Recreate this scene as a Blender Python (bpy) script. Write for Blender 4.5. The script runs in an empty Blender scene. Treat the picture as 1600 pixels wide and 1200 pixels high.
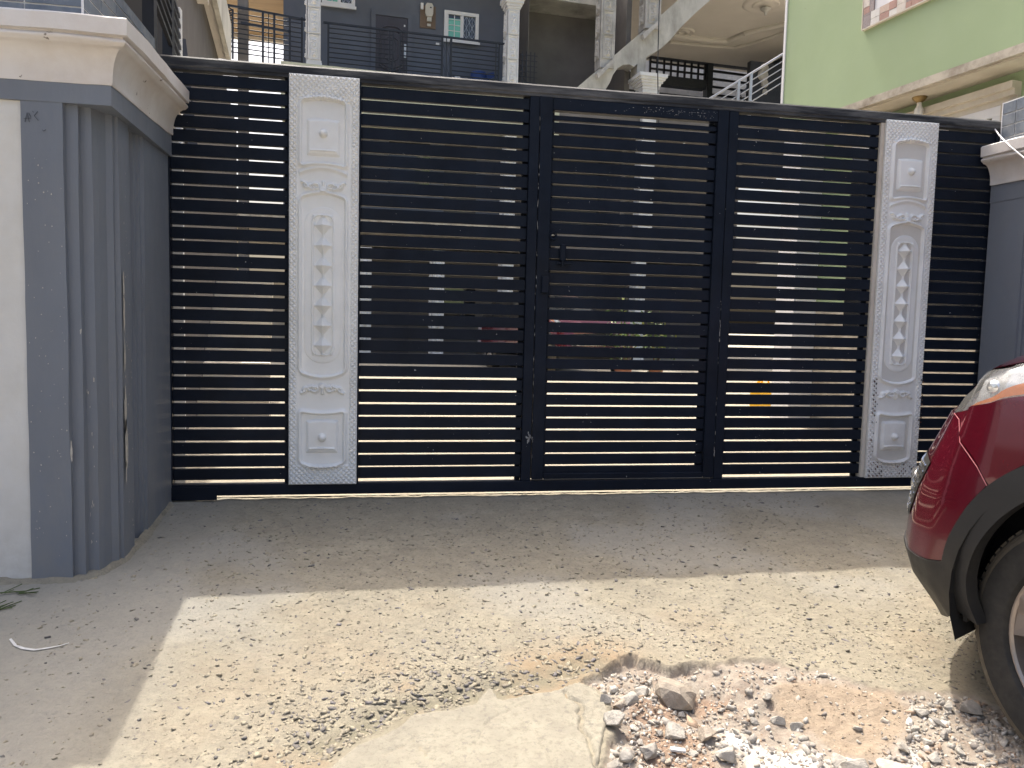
import bpy, bmesh, math, random
import numpy as np
from mathutils import Matrix, Vector
random.seed(7); rng = np.random.default_rng(7)
S = bpy.context.scene
COL = S.collection
R_ = math.radians

# ------------------------------------------------------------------ camera
FPX = 1195.0
RM = np.array([[0.98516809, 0.01051613, 0.1712695],
               [-0.16986842, -0.08134639, 0.9821036],
               [0.02426008, -0.99663041, -0.07835351]])   # world <- (right, down, forward)
CP = np.array([0.0, -4.23, 0.975])
cam = bpy.data.cameras.new('camera'); co = bpy.data.objects.new('camera', cam); COL.objects.link(co)
cam.sensor_width = 36; cam.lens = 36 * FPX / 1600; cam.clip_start = 0.05; cam.clip_end = 2000
m = Matrix.Identity(4)
for i in range(3):
    m[i][0] = RM[i, 0]; m[i][1] = -RM[i, 1]; m[i][2] = -RM[i, 2]; m[i][3] = CP[i]
co.matrix_world = m; S.camera = co

# ------------------------------------------------------------------ sky, sun, exposure
w = bpy.data.worlds.new('World'); S.world = w; w.use_nodes = True
nt = w.node_tree; bg = nt.nodes['Background']
sky = nt.nodes.new('ShaderNodeTexSky'); sky.sky_type = 'NISHITA'; sky.sun_disc = False
SUN = Vector((-0.105, 0.475, 1.0)).normalized()
sky.sun_elevation = math.asin(SUN.z)
sky.sun_rotation = math.atan2(SUN.x, SUN.y)
sky.air_density = 1.0; sky.dust_density = 10.0; sky.ozone_density = 1.0
nt.links.new(sky.outputs[0], bg.inputs[0]); bg.inputs[1].default_value = 0.15
sl = bpy.data.lights.new('sun', 'SUN'); sl.energy = 2.0; sl.angle = R_(0.6); sl.color = (1.0, 0.95, 0.86)
so = bpy.data.objects.new('sun', sl); COL.objects.link(so)
so.rotation_euler = SUN.to_track_quat('Z', 'Y').to_euler(); so.location = (0, 0, 30)
vs = S.view_settings; vs.view_transform = 'Standard'; vs.look = 'None'; vs.gamma = 1; vs.exposure = 1.2
try: vs.use_curve_mapping = False
except Exception: pass
S.render.engine = 'CYCLES'
S.render.resolution_x = 1024; S.render.resolution_y = 768
S.cycles.max_bounces = 8; S.cycles.diffuse_bounces = 4

# ------------------------------------------------------------------ photograph geometry helpers (surveying points on real planes)
def ray(px, py): return RM @ np.array([px - 800.0, py - 600.0, FPX])
def hit(px, py, p0, n):
    v = ray(px, py); t = float(np.dot(np.array(p0) - CP, n) / np.dot(v, n)); return CP + t * v
def on_y(px, py, y): return hit(px, py, (0, y, 0), np.array([0, 1., 0]))
def on_z(px, py, z): return hit(px, py, (0, 0, z), np.array([0, 0, 1.]))

# ------------------------------------------------------------------ noise
def vnoise(x, y, seed=0):
    xi = np.floor(x).astype(np.int64); yi = np.floor(y).astype(np.int64)
    xf = x - xi; yf = y - yi
    u = xf * xf * (3 - 2 * xf); v = yf * yf * (3 - 2 * yf)
    def h(a, b):
        n = (a * 374761393 + b * 668265263 + seed * 974711) & 0x7fffffff
        n = ((n ^ (n >> 13)) * 1274126177) & 0x7fffffff
        n = (n ^ (n >> 16)) & 0xffff
        return n / 65535.0
    return (h(xi, yi) * (1 - u) + h(xi + 1, yi) * u) * (1 - v) + (h(xi, yi + 1) * (1 - u) + h(xi + 1, yi + 1) * u) * v
def fbm(x, y, o=4, seed=0):
    s = 0; a = 0.5; t = 0
    for i in range(o):
        s = s + a * vnoise(x * 2 ** i, y * 2 ** i, seed + i * 17); t += a; a *= 0.5
    return s / t
def sstep(a, b, x):
    t = np.clip((x - a) / (b - a), 0, 1); return t * t * (3 - 2 * t)

# ------------------------------------------------------------------ materials
def mat(name, col, rough=0.6, metal=0.0, vary=0.12, scale=3.0, bump=0.0, bscale=60.0, dirt=None, dirt_amt=0.0, dscale=2.0,
        chips=None, chip_thr=0.72, chip_scale=25.0, coat=0.0, spec=0.5, stretch=(1, 1, 1), island=None, em=None, trans=0.0, grime_low=None):
    m = bpy.data.materials.new(name); m.use_nodes = True; t = m.node_tree; N = t.nodes; L = t.links
    b = N['Principled BSDF']
    b.inputs['Roughness'].default_value = rough; b.inputs['Metallic'].default_value = metal
    b.inputs['Coat Weight'].default_value = coat; b.inputs['Coat Roughness'].default_value = 0.05
    b.inputs['Specular IOR Level'].default_value = spec
    b.inputs['Transmission Weight'].default_value = trans
    geo = N.new('ShaderNodeNewGeometry')
    mp = N.new('ShaderNodeMapping'); mp.inputs['Scale'].default_value = stretch
    L.new(geo.outputs['Position'], mp.inputs['Vector'])
    def noise(sc, det=6, r=0.6, off=0.0):
        n = N.new('ShaderNodeTexNoise'); n.inputs['Scale'].default_value = sc; n.inputs['Detail'].default_value = det
        n.inputs['Roughness'].default_value = r
        if off:
            a = N.new('ShaderNodeVectorMath'); a.operation = 'ADD'; a.inputs[1].default_value = (off, off * 1.7, off * 0.3)
            L.new(mp.outputs[0], a.inputs[0]); L.new(a.outputs[0], n.inputs['Vector'])
        else: L.new(mp.outputs[0], n.inputs['Vector'])
        return n.outputs['Fac']
    def ramp(fac, a, bb, ca=0.0, cb=1.0):
        r = N.new('ShaderNodeMapRange'); r.inputs[1].default_value = a; r.inputs[2].default_value = bb
        r.inputs[3].default_value = ca; r.inputs[4].default_value = cb; L.new(fac, r.inputs[0]); return r.outputs[0]
    def mix(fac, c1, c2, mode='MIX'):
        x = N.new('ShaderNodeMix'); x.data_type = 'RGBA'; x.blend_type = mode
        if isinstance(fac, float): x.inputs[0].default_value = fac
        else: L.new(fac, x.inputs[0])
        for k, c in ((6, c1), (7, c2)):
            if isinstance(c, tuple): x.inputs[k].default_value = (*c, 1)
            else: L.new(c, x.inputs[k])
        return x.outputs[2]
    c = tuple(col)
    if island:
        ri = geo.outputs['Random Per Island']
        cr = N.new('ShaderNodeValToRGB'); cr.color_ramp.interpolation = 'CONSTANT'
        el = cr.color_ramp.elements
        for i, ic in enumerate(island):
            if i < 2: e = el[i]; e.position = i / len(island)
            else: e = el.new(i / len(island))
            e.color = (*ic, 1)
        L.new(ri, cr.inputs[0]); c = cr.outputs[0]
    if vary > 0:
        f = ramp(noise(scale), 0.3, 0.7, 1 - vary, 1 + vary)
        v = N.new('ShaderNodeCombineColor'); 
        for k in range(3): L.new(f, v.inputs[k])
        c = mix(1.0, c, v.outputs[0], 'MULTIPLY')
    if dirt:
        c = mix(ramp(noise(dscale, 8, 0.65, 3.1), 0.45, 0.7, 0.0, dirt_amt), c, tuple(dirt))
    if grime_low:
        z0, z1, gc, ga = grime_low
        sx = N.new('ShaderNodeSeparateXYZ'); L.new(geo.outputs['Position'], sx.inputs[0])
        a = ramp(sx.outputs[2], z0, z1, 1.0, 0.0)
        nn = ramp(noise(9, 8, 0.7, 5.0), 0.35, 0.65)
        mm = N.new('ShaderNodeMath'); mm.operation = 'MULTIPLY'; L.new(a, mm.inputs[0]); L.new(nn, mm.inputs[1])
        mm2 = N.new('ShaderNodeMath'); mm2.operation = 'MULTIPLY'; L.new(mm.outputs[0], mm2.inputs[0]); mm2.inputs[1].default_value = ga
        c = mix(mm2.outputs[0], c, tuple(gc))
    if chips:
        n1 = noise(chip_scale, 3, 0.5, 7.7); n2 = noise(chip_scale * 0.13, 2, 0.5, 1.3)
        a = N.new('ShaderNodeMath'); a.operation = 'MULTIPLY'; L.new(n1, a.inputs[0]); 
        L.new(ramp(n2, 0.35, 0.65, 0.8, 1.12), a.inputs[1])
        f = ramp(a.outputs[0], chip_thr, chip_thr + 0.02)
        c = mix(f, c, tuple(chips))
    if isinstance(c, tuple): b.inputs['Base Color'].default_value = (*c, 1)
    else: L.new(c, b.inputs['Base Color'])
    if bump > 0:
        bn = N.new('ShaderNodeBump'); bn.inputs['Strength'].default_value = bump; bn.inputs['Distance'].default_value = 0.01
        L.new(noise(bscale, 6, 0.65, 2.0), bn.inputs['Height']); L.new(bn.outputs[0], b.inputs['Normal'])
    rr = ramp(noise(scale * 4, 4, 0.6, 9.0), 0.3, 0.7, max(0.02, rough * 0.82), min(1, rough * 1.15)); L.new(rr, b.inputs['Roughness'])
    if em:
        b.inputs['Emission Color'].default_value = (*em[0], 1); b.inputs['Emission Strength'].default_value = em[1]
    return m

M = {}
M['navy'] = mat('navy_gate_paint', (0.0085, 0.013, 0.0235), 0.45, 0.0, 0.25, 5, 0.10, 45, chips=(0.42, 0.43, 0.43), chip_thr=0.80, chip_scale=70, dirt=(0.02, 0.022, 0.027), dirt_amt=0.3, spec=0.12)
M['rail'] = mat('worn_top_rail', (0.030, 0.033, 0.039), 0.62, 0.0, 0.3, 6, 0.2, 40, dirt=(0.15, 0.152, 0.155), dirt_amt=1.0, dscale=5, stretch=(0.45, 1, 4), spec=0.12)
M['white_panel'] = mat('white_pressed_steel', (0.83, 0.84, 0.83), 0.35, 0.0, 0.03, 4, 0.05, 30, dirt=(0.55, 0.53, 0.48), dirt_amt=0.25, dscale=3)
M['white_worn'] = mat('white_pressed_steel_flaking', (0.83, 0.84, 0.83), 0.35, 0.0, 0.03, 4, 0.05, 30, dirt=(0.5, 0.48, 0.43), dirt_amt=0.3, dscale=3, grime_low=(0.1, 0.75, (0.35, 0.27, 0.22), 0.35))
M['slate'] = mat('slate_blue_wall_paint', (0.165, 0.185, 0.220), 0.62, 0.0, 0.10, 1.8, 0.22, 25, dirt=(0.20, 0.20, 0.20), dirt_amt=0.35, dscale=2.2, chips=(0.42, 0.40, 0.36), chip_thr=0.80, chip_scale=30, stretch=(1, 1, 0.45), grime_low=(-0.2, 0.6, (0.26, 0.245, 0.21), 0.45))
M['wall_white'] = mat('off_white_plaster', (0.66, 0.65, 0.62), 0.7, 0.0, 0.05, 2, 0.15, 25, dirt=(0.5, 0.46, 0.38), dirt_amt=0.4, dscale=3, grime_low=(-0.2, 0.3, (0.35, 0.32, 0.27), 0.5))
M['cap'] = mat('cream_cornice_paint', (0.70, 0.67, 0.645), 0.6, 0.0, 0.05, 2.5, 0.2, 20, dirt=(0.50, 0.42, 0.35), dirt_amt=0.5, dscale=3, chips=(0.22, 0.19, 0.17), chip_thr=0.74, chip_scale=22)
M['tile'] = mat('grey_glazed_tile', (0.14, 0.165, 0.20), 0.22, 0.0, 0.25, 8, 0.05, 30, dirt=(0.28, 0.29, 0.30), dirt_amt=0.7, dscale=9)
M['grout'] = mat('white_grout', (0.62, 0.62, 0.60), 0.8, vary=0.1)
M['black'] = mat('black_railing_paint', (0.014, 0.016, 0.022), 0.4, vary=0.2)
M['house'] = mat('slate_grey_house_render', (0.115, 0.132, 0.172), 0.75, vary=0.10, scale=0.8, bump=0.15, bscale=8, dirt=(0.12, 0.12, 0.13), dirt_amt=0.3, dscale=1.2)
M['colwhite'] = mat('white_column_paint', (0.66, 0.67, 0.68), 0.65, vary=0.07, scale=3, dirt=(0.4, 0.4, 0.4), dirt_amt=0.25, dscale=4)
M['colraw'] = mat('raw_cast_column', (0.46, 0.45, 0.43), 0.8, vary=0.15, scale=3, dirt=(0.22, 0.20, 0.17), dirt_amt=0.5, dscale=4)
M['fascia'] = mat('pale_slab_edge', (0.50, 0.52, 0.40), 0.75, vary=0.1, dirt=(0.3, 0.26, 0.2), dirt_amt=0.4, dscale=1.5)
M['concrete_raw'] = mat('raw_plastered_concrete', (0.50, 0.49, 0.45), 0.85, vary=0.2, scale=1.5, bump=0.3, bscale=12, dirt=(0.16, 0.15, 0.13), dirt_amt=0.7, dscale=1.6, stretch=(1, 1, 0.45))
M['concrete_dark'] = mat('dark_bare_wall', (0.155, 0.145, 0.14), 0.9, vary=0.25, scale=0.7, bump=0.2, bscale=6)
M['ceiling'] = mat('cream_ceiling', (0.56, 0.53, 0.49), 0.75, vary=0.06, scale=1)
M['tan'] = mat('tan_wood_ceiling', (0.30, 0.20, 0.10), 0.6, vary=0.15, scale=2, stretch=(0.3, 4, 1))
M['beam'] = mat('dark_slate_beam', (0.030, 0.036, 0.048), 0.7, vary=0.15)
M['door'] = mat('brown_black_steel_door', (0.050, 0.045, 0.055), 0.4, vary=0.15)
M['pvc'] = mat('white_pvc', (0.74, 0.74, 0.76), 0.35, vary=0.03)
M['glass_green'] = mat('sea_green_glass', (0.16, 0.50, 0.40), 0.1, vary=0.05, spec=0.8)
M['glass'] = mat('dark_window_glass', (0.012, 0.014, 0.018), 0.05, vary=0.1, spec=0.9)
M['brown_board'] = mat('brown_meter_board', (0.17, 0.12, 0.085), 0.7, vary=0.2)
M['meter'] = mat('pale_meter_plastic', (0.55, 0.53, 0.48), 0.4, vary=0.05)
M['blue'] = mat('blue_plastic', (0.02, 0.055, 0.22), 0.35, vary=0.1)
M['steel'] = mat('brushed_steel', (0.55, 0.55, 0.55), 0.4, 0.7, vary=0.1)
M['green'] = mat('pistachio_wall_paint', (0.34, 0.44, 0.26), 0.7, vary=0.05, scale=0.9, bump=0.12, bscale=8, dirt=(0.33, 0.42, 0.25), dirt_amt=0.35, dscale=0.8, chips=(0.18, 0.17, 0.10), chip_thr=0.80, chip_scale=9)
M['ledge'] = mat('stained_cream_ledge', (0.50, 0.46, 0.385), 0.8, vary=0.15, scale=4, dirt=(0.16, 0.12, 0.09), dirt_amt=0.8, dscale=5, bump=0.3, bscale=15)
M['trim'] = mat('cream_door_moulding', (0.62, 0.575, 0.50), 0.7, vary=0.08, scale=3, dirt=(0.35, 0.28, 0.2), dirt_amt=0.4)
M['marble'] = mat('marble_patchwork', (0.5, 0.4, 0.35), 0.3, vary=0.12, scale=12, island=[(0.62, 0.56, 0.50), (0.42, 0.25, 0.20), (0.30, 0.25, 0.24), (0.55, 0.42, 0.34), (0.68, 0.66, 0.62)])
M['gold'] = mat('antique_gold', (0.30, 0.21, 0.09), 0.35, 0.6, vary=0.2)
M['bulb'] = mat('frosted_bulb', (0.75, 0.74, 0.70), 0.3, vary=0.02)
M['red'] = mat('dark_red_car_paint', (0.10, 0.003, 0.012), 0.22, 0.25, vary=0.04, scale=2, coat=1.0, dirt=(0.12, 0.05, 0.05), dirt_amt=0.12, dscale=3, grime_low=(-0.15, 0.45, (0.25, 0.13, 0.11), 0.12))
M['clad'] = mat('black_body_cladding', (0.015, 0.015, 0.016), 0.55, vary=0.12, scale=4, bump=0.08, bscale=220, dirt=(0.06, 0.057, 0.05), dirt_amt=0.35, dscale=4)
M['rubber'] = mat('tyre_rubber', (0.018, 0.018, 0.018), 0.75, vary=0.15, scale=8, bump=0.1, bscale=80, dirt=(0.07, 0.062, 0.05), dirt_amt=0.45, dscale=7)
M['tread'] = mat('dusty_tyre_tread', (0.10, 0.086, 0.066), 0.9, vary=0.25, scale=12, bump=0.3, bscale=60)
M['alloy'] = mat('silver_alloy', (0.36, 0.33, 0.31), 0.34, 0.6, vary=0.05, dirt=(0.25, 0.17, 0.13), dirt_amt=0.35)
M['pit'] = mat('matt_black', (0.006, 0.006, 0.006), 0.9, vary=0.1)
M['chrome'] = mat('chrome', (0.75, 0.75, 0.75), 0.12, 0.9, vary=0.02)
M['lampin'] = mat('lamp_reflector', (0.52, 0.53, 0.53), 0.28, 0.6, vary=0.25, scale=14)
M['amber'] = mat('amber_lens', (0.38, 0.11, 0.02), 0.25, vary=0.08, scale=12)
M['tread_plate'] = M['steel']
M['dry'] = mat('dry_green_blades', (0.07, 0.10, 0.03), 0.6, vary=0.3, scale=20)
M['leaf'] = mat('shrub_leaf', (0.06, 0.11, 0.025), 0.6, vary=0.3, island=[(0.05, 0.10, 0.02), (0.08, 0.14, 0.03), (0.14, 0.16, 0.03), (0.04, 0.07, 0.02)])
M['bark'] = mat('bark', (0.10, 0.07, 0.05), 0.9, vary=0.3)
M['yellow'] = mat('yellow_plastic', (0.75, 0.42, 0.02), 0.4, vary=0.05)
M['terracotta'] = mat('pot_clay', (0.30, 0.12, 0.07), 0.8, vary=0.15)
M['far_wall'] = mat('pale_far_render', (0.62, 0.60, 0.56), 0.8, vary=0.08, scale=0.5)
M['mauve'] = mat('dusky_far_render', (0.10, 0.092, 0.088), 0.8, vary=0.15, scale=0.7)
M['chalk'] = mat('white_scrape', (0.62, 0.61, 0.58), 0.9, vary=0.2, scale=30)
M['graffiti'] = mat('black_marker', (0.06, 0.065, 0.08), 0.8, vary=0.2)
GREYS = [(0.36, 0.335, 0.295), (0.41, 0.385, 0.34), (0.29, 0.265, 0.235), (0.38, 0.34, 0.285), (0.33, 0.305, 0.27), (0.43, 0.40, 0.35), (0.26, 0.235, 0.21)]
M['rock'] = mat('broken_concrete_stone', (0.4, 0.4, 0.4), 0.9, vary=0.22, scale=40, bump=0.6, bscale=120, island=GREYS)
M['rock_pale'] = mat('pale_broken_stone', (0.40, 0.375, 0.33), 0.9, vary=0.2, scale=40, bump=0.6, bscale=120)
M['rock_grey'] = mat('grey_broken_stone', (0.31, 0.29, 0.26), 0.9, vary=0.2, scale=40, bump=0.6, bscale=120)
M['rock_brown'] = mat('brown_broken_stone', (0.34, 0.295, 0.24), 0.9, vary=0.2, scale=40, bump=0.6, bscale=120)
M['gravel'] = mat('mixed_gravel', (0.4, 0.4, 0.4), 0.9, vary=0.2, scale=50, bump=0.4, bscale=150,
                  island=GREYS + [(0.38, 0.28, 0.20), (0.58, 0.55, 0.50), (0.42, 0.38, 0.33)])
M['brownbits'] = mat('red_brown_chips', (0.4, 0.2, 0.1), 0.9, vary=0.2, scale=50, island=[(0.31, 0.22, 0.155), (0.38, 0.29, 0.21), (0.26, 0.18, 0.13), (0.44, 0.35, 0.26), (0.5, 0.43, 0.35)])
M['whitebits'] = mat('white_plaster_crumbs', (0.64, 0.64, 0.62), 0.95, vary=0.08, scale=60, bump=0.5, bscale=200, island=[(0.60, 0.60, 0.58), (0.68, 0.68, 0.67), (0.50, 0.49, 0.46)])
M['aggregate'] = mat('exposed_aggregate', (0.3, 0.27, 0.24), 0.8, vary=0.2, scale=60, spec=0.3,
                     island=[(0.26, 0.232, 0.176), (0.22, 0.198, 0.155), (0.30, 0.268, 0.20), (0.33, 0.298, 0.22), (0.155, 0.145, 0.135), (0.28, 0.25, 0.19), (0.25, 0.222, 0.172), (0.19, 0.178, 0.175), (0.31, 0.275, 0.205)])

# ground material: albedo read from the dirt, stain and dust masks laid on the mesh
def ground_mat(name, base, sandy=True):
    m = bpy.data.materials.new(name); m.use_nodes = True; t = m.node_tree; N = t.nodes; L = t.links; b = N['Principled BSDF']
    geo = N.new('ShaderNodeNewGeometry')
    def noise(sc, det=8, r=0.62, off=0.0):
        n = N.new('ShaderNodeTexNoise'); n.inputs['Scale'].default_value = sc; n.inputs['Detail'].default_value = det; n.inputs['Roughness'].default_value = r
        a = N.new('ShaderNodeVectorMath'); a.operation = 'ADD'; a.inputs[1].default_value = (off, off * 1.3, 0); L.new(geo.outputs['Position'], a.inputs[0]); L.new(a.outputs[0], n.inputs['Vector'])
        return n.outputs['Fac']
    def rng_(f, a, c, lo, hi):
        r = N.new('ShaderNodeMapRange'); r.inputs[1].default_value = a; r.inputs[2].default_value = c; r.inputs[3].default_value = lo; r.inputs[4].default_value = hi; L.new(f, r.inputs[0]); return r.outputs[0]
    def mix(f, c1, c2, mode='MIX'):
        x = N.new('ShaderNodeMix'); x.data_type = 'RGBA'; x.blend_type = mode
        if isinstance(f, float): x.inputs[0].default_value = f
        else: L.new(f, x.inputs[0])
        for k, c in ((6, c1), (7, c2)):
            if isinstance(c, tuple): x.inputs[k].default_value = (*c, 1)
            else: L.new(c, x.inputs[k])
        return x.outputs[2]
    def mul(a, c):
        x = N.new('ShaderNodeMath'); x.operation = 'MULTIPLY'; L.new(a, x.inputs[0])
        if isinstance(c, float): x.inputs[1].default_value = c
        else: L.new(c, x.inputs[1])
        return x.outputs[0]
    c = mix(rng_(noise(2.2), 0.38, 0.62, 0, 1), base, tuple(k * 0.88 for k in base))
    c = mix(rng_(noise(7, 8, 0.72, 21), 0.50, 0.60, 0, 0.5), c, tuple(np.array(base) * np.array((0.76, 0.76, 0.78))))
    c = mix(rng_(noise(14, off=4), 0.4, 0.62, 0, 0.55), c, tuple(np.array(base) * np.array((0.70, 0.70, 0.72))))
    c = mix(rng_(noise(60, 6, 0.75, 2), 0.50, 0.62, 0, 0.6), c, tuple(np.array(base) * 0.58))
    c = mix(rng_(noise(38, 5, 0.7, 12), 0.58, 0.64, 0, 0.55), c, tuple(np.array(base) * np.array((0.55, 0.56, 0.62))))
    c = mix(rng_(noise(5, 8, 0.7, 8), 0.56, 0.68, 0, 0.45), c, tuple(min(0.8, k * 1.18) for k in base))
    def attr(nm):
        a = N.new('ShaderNodeAttribute'); a.attribute_name = nm; return a.outputs['Fac']
    if sandy:
        c = mix(mul(attr('stain'), rng_(noise(9, 8, 0.7, 6), 0.3, 0.62, 0.25, 1.0)), c, (0.30, 0.225, 0.145))
        c = mix(mul(attr('moss'), rng_(noise(16, 8, 0.7, 1), 0.35, 0.6, 0.2, 1.0)), c, (0.19, 0.175, 0.125))
        c = mix(mul(attr('grey'), 0.55), c, (0.345, 0.335, 0.30))
        hole = mix(rng_(noise(18, 8, 0.7, 3), 0.35, 0.65, 0, 1), (0.36, 0.325, 0.27), (0.25, 0.20, 0.16))
        c = mix(attr('hole'), c, hole)
        c = mix(attr('sand'), c, mix(rng_(noise(45, 8, 0.7, 3), 0.35, 0.65, 0, 1), (0.34, 0.28, 0.21), (0.26, 0.205, 0.15)))
        c = mix(attr('redsoil'), c, mix(rng_(noise(50, 8, 0.7, 3), 0.35, 0.65, 0, 1), (0.31, 0.225, 0.16), (0.24, 0.165, 0.12)))
        c = mix(mul(attr('white'), rng_(noise(40, 6, 0.7, 5), 0.38, 0.52, 0.15, 1.0)), c, (0.60, 0.60, 0.58))
    L.new(c, b.inputs['Base Color']); b.inputs['Roughness'].default_value = 0.9; b.inputs['Specular IOR Level'].default_value = 0.25
    bn = N.new('ShaderNodeBump'); bn.inputs['Strength'].default_value = 0.8; bn.inputs['Distance'].default_value = 0.007
    L.new(noise(85, 8, 0.7, 5), bn.inputs['Height']); L.new(bn.outputs[0], b.inputs['Normal'])
    return m
M['ground'] = ground_mat('rough_sandy_concrete', (0.335, 0.304, 0.232))
M['slab'] = ground_mat('smooth_cement_patch', (0.355, 0.33, 0.262), False)
M['yard'] = ground_mat('yard_cement', (0.42, 0.38, 0.30), False)

# ------------------------------------------------------------------ object helpers
def add_obj(name, me, material=None, parent=None, smooth=False, label=None, cat=None, group=None, kind=None):
    o = bpy.data.objects.new(name, me); COL.objects.link(o)
    if material: me.materials.clear(); me.materials.append(material)
    if parent: o.parent = parent
    if smooth:
        me.polygons.foreach_set('use_smooth', [True] * len(me.polygons)); me.set_sharp_from_angle(angle=R_(38))
    if label: o['label'] = label
    if cat: o['category'] = cat
    if group: o['group'] = group
    if kind: o['kind'] = kind
    return o
def pyd(name, v, f):
    me = bpy.data.meshes.new(name); me.from_pydata([tuple(map(float, p)) for p in v], [], [tuple(map(int, q)) for q in f]); me.update(); return me
def thing(name, label, cat, loc=(0, 0, 0), rz=0, group=None):
    o = bpy.data.objects.new(name, None); COL.objects.link(o); o.location = loc; o.rotation_euler = (0, 0, rz)
    o.empty_display_size = 0.1
    o['label'] = label; o['category'] = cat
    if group: o['group'] = group
    return o
class MB:
    def __init__(s): s.v = []; s.f = []
    def add(s, v, f):
        n = len(s.v); s.v += [tuple(p) for p in v]; s.f += [tuple(i + n for i in q) for q in f]; return s
    def box(s, x0, x1, y0, y1, z0, z1, bev=0.0):
        if bev <= 0:
            v = [(x0, y0, z0), (x1, y0, z0), (x1, y1, z0), (x0, y1, z0), (x0, y0, z1), (x1, y0, z1), (x1, y1, z1), (x0, y1, z1)]
            return s.add(v, [(0, 3, 2, 1), (4, 5, 6, 7), (0, 1, 5, 4), (1, 2, 6, 5), (2, 3, 7, 6), (3, 0, 4, 7)])
        bm = bmesh.new(); bmesh.ops.create_cube(bm, size=1)
        for q in bm.verts: q.co = Vector(((x0 + x1) / 2 + q.co.x * (x1 - x0), (y0 + y1) / 2 + q.co.y * (y1 - y0), (z0 + z1) / 2 + q.co.z * (z1 - z0)))
        bmesh.ops.bevel(bm, geom=bm.edges[:], offset=bev, segments=1, affect='EDGES', clamp_overlap=True)
        bm.verts.index_update(); v = [tuple(q.co) for q in bm.verts]; f = [tuple(a.index for a in q.verts) for q in bm.faces]; bm.free()
        return s.add(v, f)
    def bar(s, p, q, r=0.01, n=6, square=False):
        p = Vector(p); q = Vector(q); d = (q - p)
        if d.length < 1e-6: return s
        d.normalize(); a = d.cross(Vector((0, 0, 1)));
        if a.length < 1e-3: a = Vector((1, 0, 0))
        a.normalize(); b = a.cross(d)
        if square: n = 4
        v = []
        for c in (p, q):
            for k in range(n):
                t = 2 * math.pi * (k + 0.5) / n; v.append(tuple(c + (a * math.cos(t) + b * math.sin(t)) * r))
        f = [(k, (k + 1) % n, n + (k + 1) % n, n + k) for k in range(n)] + [tuple(range(n))[::-1], tuple(range(n, 2 * n))]
        return s.add(v, f)
    def tube(s, pts, r=0.01, n=6):
        for a, b in zip(pts[:-1], pts[1:]): s.bar(a, b, r, n)
        return s
    def prism(s, poly, ax, a, b):
        # poly: 2D points; extruded along axis ax (0,1,2) from a to b
        n = len(poly)
        def mk(p, t):
            if ax == 2: return (p[0], p[1], t)
            if ax == 1: return (p[0], t, p[1])
            return (t, p[0], p[1])
        v = [mk(p, a) for p in poly] + [mk(p, b) for p in poly]
        f = [(k, (k + 1) % n, n + (k + 1) % n, n + k) for k in range(n)] + [tuple(range(n))[::-1], tuple(range(n, 2 * n))]
        return s.add(v, f)
    def lathe(s, prof, c=(0, 0, 0), n=24, axis='Z'):
        k = len(prof); v = []
        for i in range(n):
            t = 2 * math.pi * i / n
            for r, h in prof:
                if axis == 'Z': v.append((c[0] + r * math.cos(t), c[1] + r * math.sin(t), c[2] + h))
                else: v.append((c[0] + r * math.cos(t), c[1] + h, c[2] + r * math.sin(t)))
        f = [(i * k + j, ((i + 1) % n) * k + j, ((i + 1) % n) * k + j + 1, i * k + j + 1) for i in range(n) for j in range(k - 1)]
        return s.add(v, f)
    def build(s, name, material, parent=None, smooth=False, **kw):
        me = pyd(name, s.v, s.f)
        bm = bmesh.new(); bm.from_mesh(me); bmesh.ops.recalc_face_normals(bm, faces=bm.faces[:]); bm.to_mesh(me); bm.free()
        return add_obj(name, me, material, parent, smooth, **kw)
def grid_mesh(name, X, Y, Z, keep=None):
    ny, nx = X.shape
    v = np.stack([X.ravel(), Y.ravel(), Z.ravel()], 1)
    i = np.arange(ny * nx).reshape(ny, nx)
    q = np.stack([i[:-1, :-1], i[:-1, 1:], i[1:, 1:], i[1:, :-1]], -1).reshape(-1, 4)
    if keep is not None:
        k = (keep[:-1, :-1] | keep[:-1, 1:] | keep[1:, 1:] | keep[1:, :-1]).ravel(); q = q[k]
    me = bpy.data.meshes.new(name); me.vertices.add(len(v)); me.vertices.foreach_set('co', v.ravel())
    me.loops.add(q.size); me.loops.foreach_set('vertex_index', q.ravel().astype(np.int32))
    me.polygons.add(len(q)); me.polygons.foreach_set('loop_start', np.arange(0, q.size, 4, dtype=np.int32))
    me.update(calc_edges=True); me.validate()
    me.polygons.foreach_set('use_smooth', np.ones(len(me.polygons), dtype=bool))
    return me
def copy_part(src, parent, loc=None, scale=None):
    c = src.copy(); COL.objects.link(c); c.parent = parent
    if loc is not None: c.location = loc
    if scale is not None: c.scale = scale
    return c
def copy_tree(o, parent=None):
    c = o.copy(); COL.objects.link(c); c.parent = parent
    for ch in list(o.children): copy_tree(ch, c)
    return c

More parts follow.
